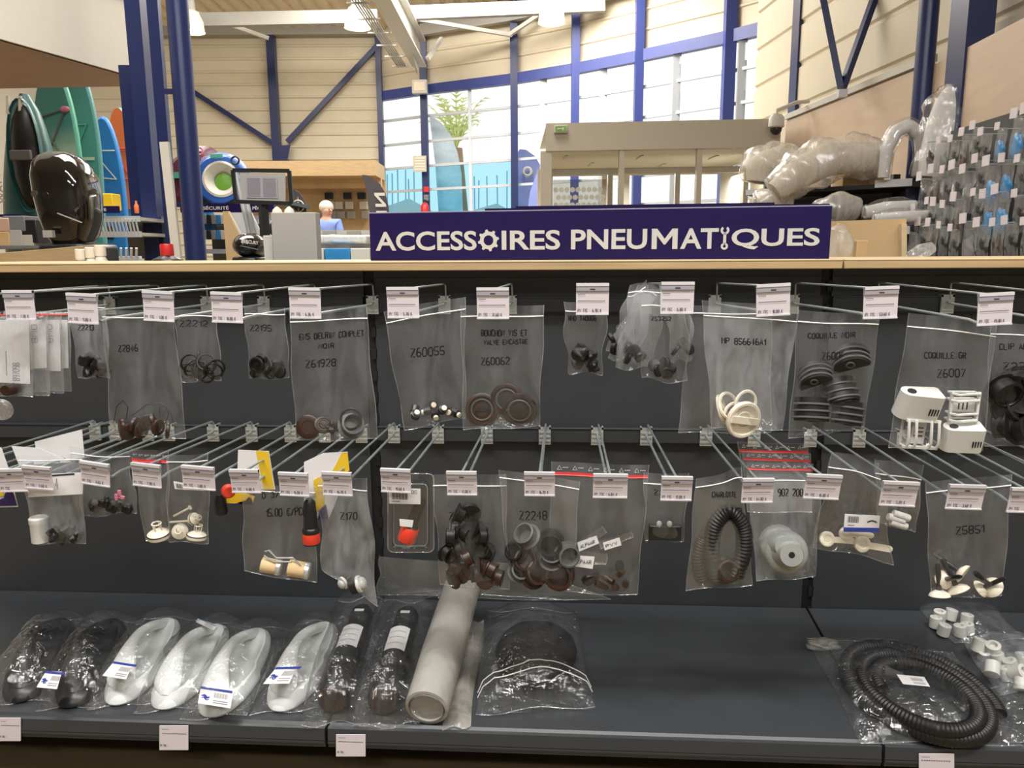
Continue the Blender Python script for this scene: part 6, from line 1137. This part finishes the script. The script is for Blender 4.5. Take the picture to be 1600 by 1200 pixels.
pile('brown_tube', 'brown_rod', [(950, 905, 5), (970, 895, 5), (940, 915, 5), (978, 912, 5), (925, 905, 6), (962, 918, 5)], 1.290, 5, 'brown rod in the sachet bag with the red band', 'rod', 'brown rods in the sachet bag', 80)
pile('cap', 'rubber_plug', [(920, 905, 12), (968, 885, 9)], 1.292, 10, 'dark cap in the sachet bag with the red band', 'cap', 'dark caps in the sachet bag')
bag('small clear bag with a black block, between the sachet bag and the hose bag', [(1006, 738), (1076, 740), (1068, 846), (1008, 844)], 1.282, .16, .012, marks=[('Z2', 1022, 1040, 774, 8, 0)], seed=60)
t = thing('black_block', 'black block with two clear tips in the small bag', 'block', P(1038, 840, 1.282)); m = MB(); a = P(1013, 842, 1.282); b = P(1064, 820, 1.282); m.box((a+b)/2, (b.x-a.x, .016, b.z-a.z)); obj('block_body', m, 'black_plastic', t, bevel=.002)
m = MB()
for x in (1030, 1046): m.ball(P(x, 819, 1.276), .005, .004, .006)
obj('clear_tips', m, 'clear_plastic', t)
bag('clear zip bag marked CHARLOTTE with ribbed black hose', [(1088, 748), (1158, 733), (1176, 914), (1072, 922)], 1.275, .08, .017, 'film_grey', marks=[('CHARLOTTE', 1113, 1152, 777, 8, 0), ('Z49', 1128, 1162, 805, 11, .04)], seed=61, hole=.85)
def hose(pts, Y, r, name, label, m_='black_rubber', n=90, rib=.12, ends=True):
    pts = [P(x, y, Y) for x, y in pts]; out = []
    for i in range(n+1):
        tt = i/n*(len(pts)-1); k = min(int(tt), len(pts)-2); f_ = tt-k; g = lambda j: pts[max(0, min(len(pts)-1, j))]
        out.append(.5*((2*g(k))+(g(k+1)-g(k-1))*f_+(2*g(k-1)-5*g(k)+4*g(k+1)-g(k+2))*f_*f_+(3*g(k)-g(k-1)-3*g(k+1)+g(k+2))*f_**3))
    m = MB(); m.tube(out, [r*(1+rib*(i % 2)) for i in range(n+1)], 12); return obj(name, m, m_, None, label, 'hose')
hose([(1118, 905), (1112, 860), (1118, 820), (1140, 800), (1160, 822), (1162, 860), (1150, 900)], 1.277, .013, 'ribbed_hose', 'black ribbed hose bent in an arch inside the CHARLOTTE bag')
hose([(1096, 905), (1090, 870), (1098, 840)], 1.284, .011, 'ribbed_hose', 'short dark hose end at the left of the CHARLOTTE bag', 'brown_rubber', 30)
put('brown_cup', 'rubber_cup', 1136, 892, 1.270, 17, (70, 20, 0), 'brown cup at the bottom of the CHARLOTTE bag', 'cup')
for i, (y, d) in enumerate(((690, 'rearmost red banded bag stacked behind the grey bell bag'), (705, 'second red banded bag stacked behind the grey bell bag'), (722, 'third red banded bag stacked behind the grey bell bag'))): bag(d, [(1152+8*i, y), (1262+4*i, y+3), (1268, 800), (1168, 800)], 1.32-.012*i, .14, .004, band=1, seed=80+i, wav=1, crease=3)
bag('milky bag marked 902 with a grey bell', [(1168, 742), (1284, 740), (1274, 901), (1182, 908)], 1.275, .06, .020, 'film_milky', marks=[('902 200', 1216, 1256, 775, 11, 0)], seed=62)
put('bell', 'grey_bell', 1228, 862, 1.275, 33, (76, -12, 0), 'grey rubber bell inside the milky bag marked 902', 'bell'); put('bell', 'grey_bell', 1216, 850, 1.288, 30, (76, 12, 0), 'second grey rubber bell half hidden in the milky bag marked 902', 'bell')
bag('clear bag of cream lever handles with a barcode sticker', [(1300, 704), (1372, 722), (1396, 880), (1270, 853)], 1.280, .16, .013, 'film_crisp', seed=63, wav=4, crease=14)
for x, y, r_, ro, w in ((1292, 842, 12, (75, 8, 6), 'left'), (1347, 850, 13, (80, 14, 8), 'right front'), (1322, 834, 11, (80, 6, 3), 'rear')): put('lever', 'lever_handle', x, y, 1.278+.004*(w == 'rear'), r_, ro, 'cream lever handle, %s one under the barcode sticker' % w, 'handle', 'cream lever handles')
leaf('white sticker with barcode, wave mark and blue band on the lever handle bag', 'sticker', 'barcode_sticker', [(1320, 803), (1375, 806), (1373, 832), (1318, 831)], 1.2605, marks=[('bars', .1, .55, .42, .9, 14), ('line', .1, .4, .3, .4, .0008), ('line', .65, .62, .78, .72, .0022), ('line', .78, .72, .92, .64, .0022)])
m = MB(); m.prism([P(x, y, 1.2598) for x, y in ((1318, 831), (1373, 832), (1374, 825), (1318, 824))], (0, .0003, 0)); st_ = [o for o in COL.objects if o.get('label', '').startswith('white sticker with barcode, wave')][0]; obj('blue_band', m, 'blue_band', st_)
bag('small clear bag of white dowels', [(1367, 717), (1443, 726), (1430, 832), (1372, 816)], 1.290, .22, .010, 'film_crisp', seed=64)
for x, y, w in ((1408, 806, 'upper'), (1400, 811, 'middle'), (1404, 819, 'lower')): put('dowel', 'white_dowel', x, y, 1.288, 6, (0, 108, 0), 'white dowel, %s one in the small dowel bag' % w, 'dowel', 'white dowels')
bag('clear zip bag marked Z5851 with white suction cups', [(1446, 754), (1581, 740), (1565, 931), (1455, 934)], 1.272, .09, .016, marks=[('Z5851', 1494, 1540, 834, 12, .10)], seed=65)
for x, y, r_, ro, w in ((1468, 925, 15, (-12, -3, 0), 'bottom left'), (1495, 917, 16, (-18, -25, 0), 'bottom middle'), (1500, 893, 15, (-40, -60, 0), 'upper middle'), (1547, 915, 16, (20, -50, 0), 'bottom right'), (1536, 918, 13, (30, 40, 0), 'second from right'), (1478, 905, 14, (60, 10, 0), 'left rear')): put('suction', 'suction_cup', x, y, 1.270+rnd(-.005, .005), r_, ro, 'white suction cup with a black stem, %s in the Z5851 bag' % w, 'suction cup', 'suction cups')
bag('long grey translucent sleeve lying at the back of the base shelf', [(593, 868), (800, 880), (955, 938), (590, 930)], 1.60, .03, .012, 'film_grey', seed=66, zipon=False, nm='film_sleeve', wav=3)
# ================================================================== goods lying on the base shelf
def shelf_film(label, quad, H, fm='film_crisp', seed=0, name='poly_bag', n=26, pw=.6, crk=12, cat='plastic bag', tail=0, h0=.002):
    r = random.Random(seed+99); c = [Vector((x, y, 0)) for x, y in quad]
    cr = [(r.random(), r.random(), r.uniform(0, 3.14), r.uniform(.002, .006), r.uniform(.03, .08), r.uniform(.1, .3)) for _ in range(crk)]
    ph = [r.uniform(0, 6) for _ in range(4)]
    def h(u, v):
        e = (max(0, math.sin(math.pi*u))*max(0, math.sin(math.pi*v)))**pw; z = H*e
        for a, b, th, am, w, ln in cr:
            dx, dy = u-a, v-b; s_ = dx*math.cos(th)+dy*math.sin(th); d = abs(-dx*math.sin(th)+dy*math.cos(th))
            if abs(s_) < ln: z += am*max(0, 1-d/w)*(1-abs(s_)/ln)*min(1, e*2)
        return z+h0+tail*.5*(1+math.sin(9*u+ph[0]))*(1-e)
    def pt(u, v, low=False):
        p = (c[0]*(1-u)+c[1]*u)*(1-v)+(c[3]*(1-u)+c[2]*u)*v
        p.x += 3*math.sin(7*v+ph[1])*(1-abs(2*u-1)*.3); p.y += 2.5*math.sin(8*u+ph[2])
        q = S(p.x, p.y, .0012)
        return q if low else q+SN*h(u, v)
    m = MB(); m.grid(pt, n, n); m.grid(lambda u, v: pt(u, v, True), n, n)
    cen = S(sum(p[0] for p in quad)/4, sum(p[1] for p in quad)/4, .001)
    t = thing(name, label, cat, cen); obj('bag_film', m, fm, t, ang=2.5)
    m = MB(); m.tube([pt(i/20, 0) for i in range(21)], .0008, 4); obj('bag_seam', m, 'film_milky', t); m = MB(); m.tube([pt(i/20, 1) for i in range(21)], .0008, 4); obj('bag_seam', m, 'film_milky', t)
    return t, pt
def onshelf(a, b):
    A, B = S(*a, .0), S(*b, .0); y = (B-A); L = y.length; y.normalize(); x = y.cross(SN).normalized(); return A, x, y, L
def grab(a, b, wid, label, m_, side=-1):
    A, x, y, L = onshelf(a, b); t = thing('grab_handle', label, 'handle', A); m = MB(); nu, nr = 48, 12
    prof = [(1.0, .0015), (1.02, .006), (1.0, .012), (.95, .018), (.88, .026), (.80, .027), (.70, .022), (.55, .012), (.3, .008), (.0, .007)]
    for r_, h in prof:
        for k in range(nu):
            th = 2*math.pi*k/nu; cx = math.cos(th); sy = math.sin(th)
            ex = math.copysign(abs(cx)**.85, cx); ey = math.copysign(abs(sy)**.95, sy)
            tw = 1.08 if sy < 0 else .94
            m.v.append(A+x*(ex*r_*wid/2*tw)+y*(L/2+ey*r_*L/2)+SN*h)
    for i in range(len(prof)-1):
        for k in range(nu): m.f.append((i*nu+k, i*nu+(k+1) % nu, (i+1)*nu+(k+1) % nu, (i+1)*nu+k))
    m.f.append(tuple(reversed(range(nu)))); obj('base_plate', m, m_, t)
    m = MB(); pts, rs = [], []
    for k in range(23):
        s_ = k/22; yy = L*(.07+.86*s_); hh = .009+.046*math.sin(math.pi*min(1, s_*.95+.04))**.8
        xx = side*wid*.16*math.sin(math.pi*min(1, s_*1.05))**.8
        pts.append(A+x*xx+y*yy+SN*hh); rs.append(.024*max(0, 1-s_*2.1)**1.2+.0125)
    # flattened loft: wide tongue at the near end narrowing to a round bar
    rs[0] *= .35; rs[1] *= .72; rs[2] *= .92
    for i, (p, r_) in enumerate(zip(pts, rs)):
        tdir = (pts[min(i+1, 22)]-pts[max(i-1, 0)]).normalized(); nn = x.cross(tdir).normalized(); tk = .0105
        for k in range(16): an = 2*math.pi*k/16; m.v.append(p+x*math.cos(an)*r_*.95+nn*math.sin(an)*min(r_, tk))
    for i in range(22):
        for k in range(16): m.f.append((i*16+k, i*16+(k+1) % 16, (i+1)*16+(k+1) % 16, (i+1)*16+k))
    m.f.append(tuple(reversed(range(16)))); m.f.append(tuple(22*16+k for k in range(16))); obj('grip', m, m_, t)
    return t
GH = [((182, 1104), (268, 974), .094, 'first from the left'), ((254, 1111), (345, 984), .096, 'second from the left'), ((330, 1123), (408, 990), .098, 'third from the left, with the largest sticker'), ((436, 1114), (514, 980), .096, 'rightmost, beside the black cylinders')]
for i, (a, b, w, d) in enumerate(GH):
    grab(a, b, w, 'white plastic grab handle on the base shelf, '+d, 'handle_white')
    A, B = Vector((a[0], a[1], 0)), Vector((b[0], b[1], 0)); wx = 46
    shelf_film('clear bag round the white grab handle, '+d, [(B.x-wx+2, B.y-8), (B.x+wx, B.y-6), (A.x+wx+12, A.y-6), (A.x-wx-2, A.y+4)], .072, 'film_crisp', seed=i, pw=.34)
for i, (a, b, w, d) in enumerate((((30, 1100), (98, 975), .10, 'left one'), ((112, 1108), (178, 975), .10, 'right one, with a sticker'))):
    grab(a, b, w, 'black plastic grab handle at the left of the base shelf, '+d, 'black_plastic', -1)
    shelf_film('clear bag round the black grab handle, '+d, [(b[0]-42, b[1]-2), (b[0]+46, b[1]-4), (a[0]+52, a[1]-4), (a[0]-58, a[1]+2)], .072, 'film_crisp', seed=20+i, pw=.34, crk=22)
def sticker(label, px4, h, marks=True, band=True, name='barcode_sticker', hs=None, wave=True):
    hs = hs or (h, h, h, h); q = [S(x, y, hh) for (x, y), hh in zip(px4, hs)]; n = (q[1]-q[0]).cross(q[3]-q[0]).normalized()
    if n.z < 0: n = -n
    t = thing(name, label, 'sticker', q[0]); m = MB(); m.hexa([p for p in q], [p+n*.0005 for p in q]); obj('sheet', m, 'white_paper', t)
    o, ux, uy = q[3]+n*.0009, q[2]-q[3], q[0]-q[3]
    if marks:
        m = MB()
        for k in range(16): m.ribbon([o+ux*(.45+.028*k)+uy*.45, o+ux*(.45+.028*k)+uy*.75], ux.length*.015*(.5+(k*5 % 3)*.3), n)
        for yy in (.28, .16): m.ribbon([o+ux*.45+uy*yy, o+ux*.9+uy*yy], uy.length*.05, n)
        obj('print', m, 'soft_ink', t, smooth=False)
        if wave:
            m = MB(); m.ribbon([o+ux*(.08+.03*k)+uy*(.45+.07*math.sin(k*.8)) for k in range(9)], uy.length*.10, n); m.ribbon([o+ux*(.08+.03*k)+uy*(.32+.07*math.sin(k*.8)) for k in range(9)], uy.length*.05, n); obj('wave_emblem', m, 'blue_band', t, smooth=False)
    if band: m = MB(); m.hexa([o+uy*.86, o+ux+uy*.86, o+ux+uy, o+uy], [p+n*.0003 for p in (o+uy*.86, o+ux+uy*.86, o+ux+uy, o+uy)]); obj('blue_band', m, 'blue_band', t)
    return t
sticker('white barcode sticker on the black grab handle bag', [(72, 1049), (97, 1050), (89, 1077), (57, 1074)], .066)
sticker('white barcode sticker across the first white grab handle', [(178, 1034), (207, 1038), (197, 1062), (160, 1056)], .066, wave=False)
sticker('white sticker folded over the far end of the second white grab handle', [(310, 966), (340, 978), (334, 985), (306, 972)], .060, wave=False)
sticker('large white barcode sticker on the third white grab handle', [(314, 1073), (365, 1079), (360, 1107), (309, 1099)], .045)
sticker('white barcode sticker across the rightmost white grab handle', [(432, 1043), (461, 1048), (452, 1068), (411, 1069)], .066)
# black cylinders in bags
def cyl(a, b, r_, label, film_label, seed, lab4, dot4, d):
    A, x, y, L = onshelf(a, b); t = thing('black_cylinder', label, 'cylinder', A); m = MB()
    m.lathe([(r_*.9, 0), (r_, .004), (r_, L*.62), (r_*.82, L*.72), (r_*.86, L*.93), (r_*.6, L*.99), (0, L)], o=A+SN*(r_+.002), axis=y, n=28); obj('cylinder_body', m, 'black_plastic', t)
    m = MB().lathe([(r_*.86, -.004), (r_*.93, 0), (r_*.93, .002), (0, .002)], o=A+SN*(r_+.002), axis=y, n=24); obj('end_face', m, 'brown_rubber', t)
    m = MB()
    for k in range(7):                               # curved label wrapped round the body
        an = math.radians(-42+84*k/6)
        for s_ in (lab4[0], lab4[1]): m.v.append(A+SN*(r_+.002)+y*(L*s_)+(x*math.sin(an)+SN*math.cos(an))*(r_+.0012))
    for k in range(6): m.f.append((2*k, 2*k+2, 2*k+3, 2*k+1))
    lb = obj('wrap_label', m, 'white_paper', t)
    m = MB()
    for s_ in (.25, .5, .75):
        pts = []
        for k in range(6): an = math.radians(-34+64*k/5); pts.append(A+SN*(r_+.002)+y*(L*(lab4[0]+(lab4[1]-lab4[0])*s_))+(x*math.sin(an)+SN*math.cos(an))*(r_+.0018))
        m.ribbon(pts, .0012, SN)
    obj('label_print', m, 'soft_ink', lb, smooth=False)
    c = A+SN*(2*r_-.002)+y*(L*.86); m = MB(); m.box(c, (.02, .009, .001), Matrix((x, y, SN)).transposed()); obj('white_dot', m, 'white_paper', t)
    A2, B2 = Vector((a[0], a[1], 0)), Vector((b[0], b[1], 0)); shelf_film(film_label, [(B2.x-40, B2.y-30), (B2.x+48, B2.y-36), (A2.x+56, A2.y+18), (A2.x-50, A2.y+22)], r_*2+.032, 'film_crisp', seed=seed, pw=.30, crk=20, tail=.008)
cyl((521, 1115), (570, 972), .030, 'black cylinder with a white wrap label, left of the two', 'clear bag round the left black cylinder', 41, (.42, .66), 0, 1)
cyl((600, 1118), (640, 975), .030, 'black cylinder with a white wrap label, right of the two', 'clear bag round the right black cylinder', 42, (.40, .66), 0, 1)
# roll of white fabric
A = S(668, 1136, 0); r_ = .040; B = P(722, 918, 1.60); A2 = A+SN*(r_+.001); B2 = B
t = thing('fabric_roll', 'roll of white sheeting leaning from the shelf lip to the back', 'roll', A); ax = (B2-A2).normalized(); L = (B2-A2).length; u_ = ax.orthogonal().normalized(); w_ = ax.cross(u_)
m = MB(); pts = []
m.lathe([(r_*.80, .004), (r_*.86, 0), (r_, .001), (r_*1.01, .004), (r_*1.06, L*.4), (r_*1.0, L), (r_*.8, L), (r_*.78, .01)], o=A2, axis=ax, n=36); obj('rolled_sheet', m, 'roll_fabric', t)
m = MB(); N = 60
for k in range(N+1):
    an = k/N*4*math.pi; rr_ = r_*(.86-.10*k/N); 
    m.v += [A2+ax*(-.001)+(u_*math.cos(an)+w_*math.sin(an))*rr_, A2+ax*.05+(u_*math.cos(an)+w_*math.sin(an))*rr_]
for k in range(N): m.f.append((2*k, 2*k+2, 2*k+3, 2*k+1))
obj('inner_turns', m, 'roll_fabric', t)
m = MB(); m.ball(A2+ax*.018, r_*.72, r_*.3, r_*.72); obj('tucked_film', m, 'film_wrap', t)
shelf_film('loose wrinkled film hanging beside the white roll', [(724, 975), (757, 970), (735, 1136), (690, 1140)], .03, 'film_wrap', seed=51, crk=14, name='film_tail', pw=.8)
# clear bag with a black cloth bundle
t, pt = shelf_film('large clear bag with a black bundle in the middle of the base shelf', [(758, 955), (900, 958), (928, 1106), (742, 1118)], .075, 'film_crisp', seed=55, crk=26, pw=.4, tail=.006)
m = MB(); c = S(838, 1015, .020); m.ball(c, .085, .118, .030, n=28, m=14, R=Matrix((SN.cross(Vector((0, 1, 0))).normalized()*-1, Vector((0, 1, 0)), SN)).transposed())
m.v = [v+SN*(.004*math.sin(60*v.x+50*v.y)*math.sin(45*v.y-20*v.x)) for v in m.v]; obj('black_bundle', m, 'black_rubber', None, 'black folded bundle inside the large clear bag on the shelf', 'bundle')
m = MB()
for k in range(2): m.tube([pt(i/20, .80+.05*k)+SN*.002 for i in range(21)], .0010, 5)
obj('zip_strip', m, 'zip', t)
# coiled hose in a bag
cx, cy = 1437, 1086; pts = []
for i in range(0, 260):
    an = math.radians(20+i/260*2.55*360); tt = i/260; k = 1.0-.42*tt
    a_, b_ = 136*k, 62*k
    px_ = cx+8*tt+(a_*math.cos(an)*.92+b_*math.sin(an)*.30); py_ = cy+(a_*math.cos(an)*.40-b_*math.sin(an)*.95)
    pts.append(S(px_, py_, .016+.018*min(1, max(0, (tt-.25)*2))))
# resample evenly with ridges
out = []; acc = 0; step = .0032
for i in range(len(pts)-1):
    d = (pts[i+1]-pts[i]); l = d.length
    while acc < l: out.append(pts[i]+d*(acc/l)); acc += step
    acc -= l
m = MB(); m.tube(out, [.0135*(1+.11*(i % 2)) for i in range(len(out))], 12); obj('coiled_hose', m, 'black_rubber', None, 'coil of black corrugated hose on the right of the base shelf', 'hose')
m = MB().lathe([(.009, -.03), (.0105, 0), (.012, .002), (.012, .012), (.009, .012), (.0085, 0), (0, 0)], o=S(1386, 1050, .034), axis=(-.9, -.1, .35), n=18); obj('hose_cuff', m, 'grey_rubber', None, 'dark grey hose cuff lying inside the hose coil', 'cuff')
hb_, _p = shelf_film('clear bag stretched over the coiled black hose', [(1262, 996), (1490, 1020), (1600, 1165), (1345, 1160)], .047, 'film_crisp', seed=61, crk=30, pw=.42, n=34)
m = crumple(8); m.v = [S(1286, 1006, .012)+(Vector((v.x*.034, v.y*.02, v.z*.010))) for v in m.v]; obj('twisted_tail', m, 'film_wrap', hb_, ang=2.5)
sticker('white barcode sticker lying on the coiled hose bag', [(1401, 1054), (1444, 1058), (1453, 1073), (1411, 1069)], .056, band=False, wave=False)
# white spacers and bags at the right end
shelf_film('clear bag of white spacers near the back right of the shelf', [(1418, 938), (1545, 942), (1600, 1000), (1490, 1008)], .03, 'film', seed=63, crk=14)
for i, (x, y, w) in enumerate(((1462, 972, 'far left'), (1486, 960, 'middle rear'), (1511, 968, 'right rear'), (1475, 984, 'left front'), (1500, 985, 'middle front'), (1512, 982, 'right front'), (1468, 962, 'left rear'))):
    s_ = .0125; place('spacer', 'white_spacer', S(x, y, .015), (rnd(-.15, .15), rnd(-.2, .2), 0), 'white spacer, %s in the spacer bag on the shelf' % w, 'spacer', 'white spacers', s_)
shelf_film('milky bag of white caps at the right end of the shelf', [(1500, 996), (1625, 990), (1690, 1075), (1560, 1085)], .04, 'film_milky', seed=64, crk=20)
for x, y in ((1538, 1022), (1560, 1030), (1580, 1040), (1596, 1068), (1572, 1052), (1598, 1030)): place('spacer', 'white_plug', S(x, y, .016), (rnd(-.6, .6), rnd(-.6, .6), 0), 'white cap inside the milky bag at the right end of the shelf', 'cap', 'white caps in the milky bag', .013)
shelf_film('crisp clear bag at the lower right corner of the shelf', [(1545, 1075), (1660, 1068), (1700, 1170), (1570, 1160)], .03, 'film_crisp', seed=65, crk=20)
for x, y in ((1530, 1008), (1552, 1015), (1590, 1050), (1550, 1045)): place('spacer', 'white_plug', S(x, y, .030), (rnd(-.9, .9), rnd(-.9, .9), 0), 'white cap inside the milky bag at the right end of the shelf', 'cap', 'white caps in the milky bag', .014)
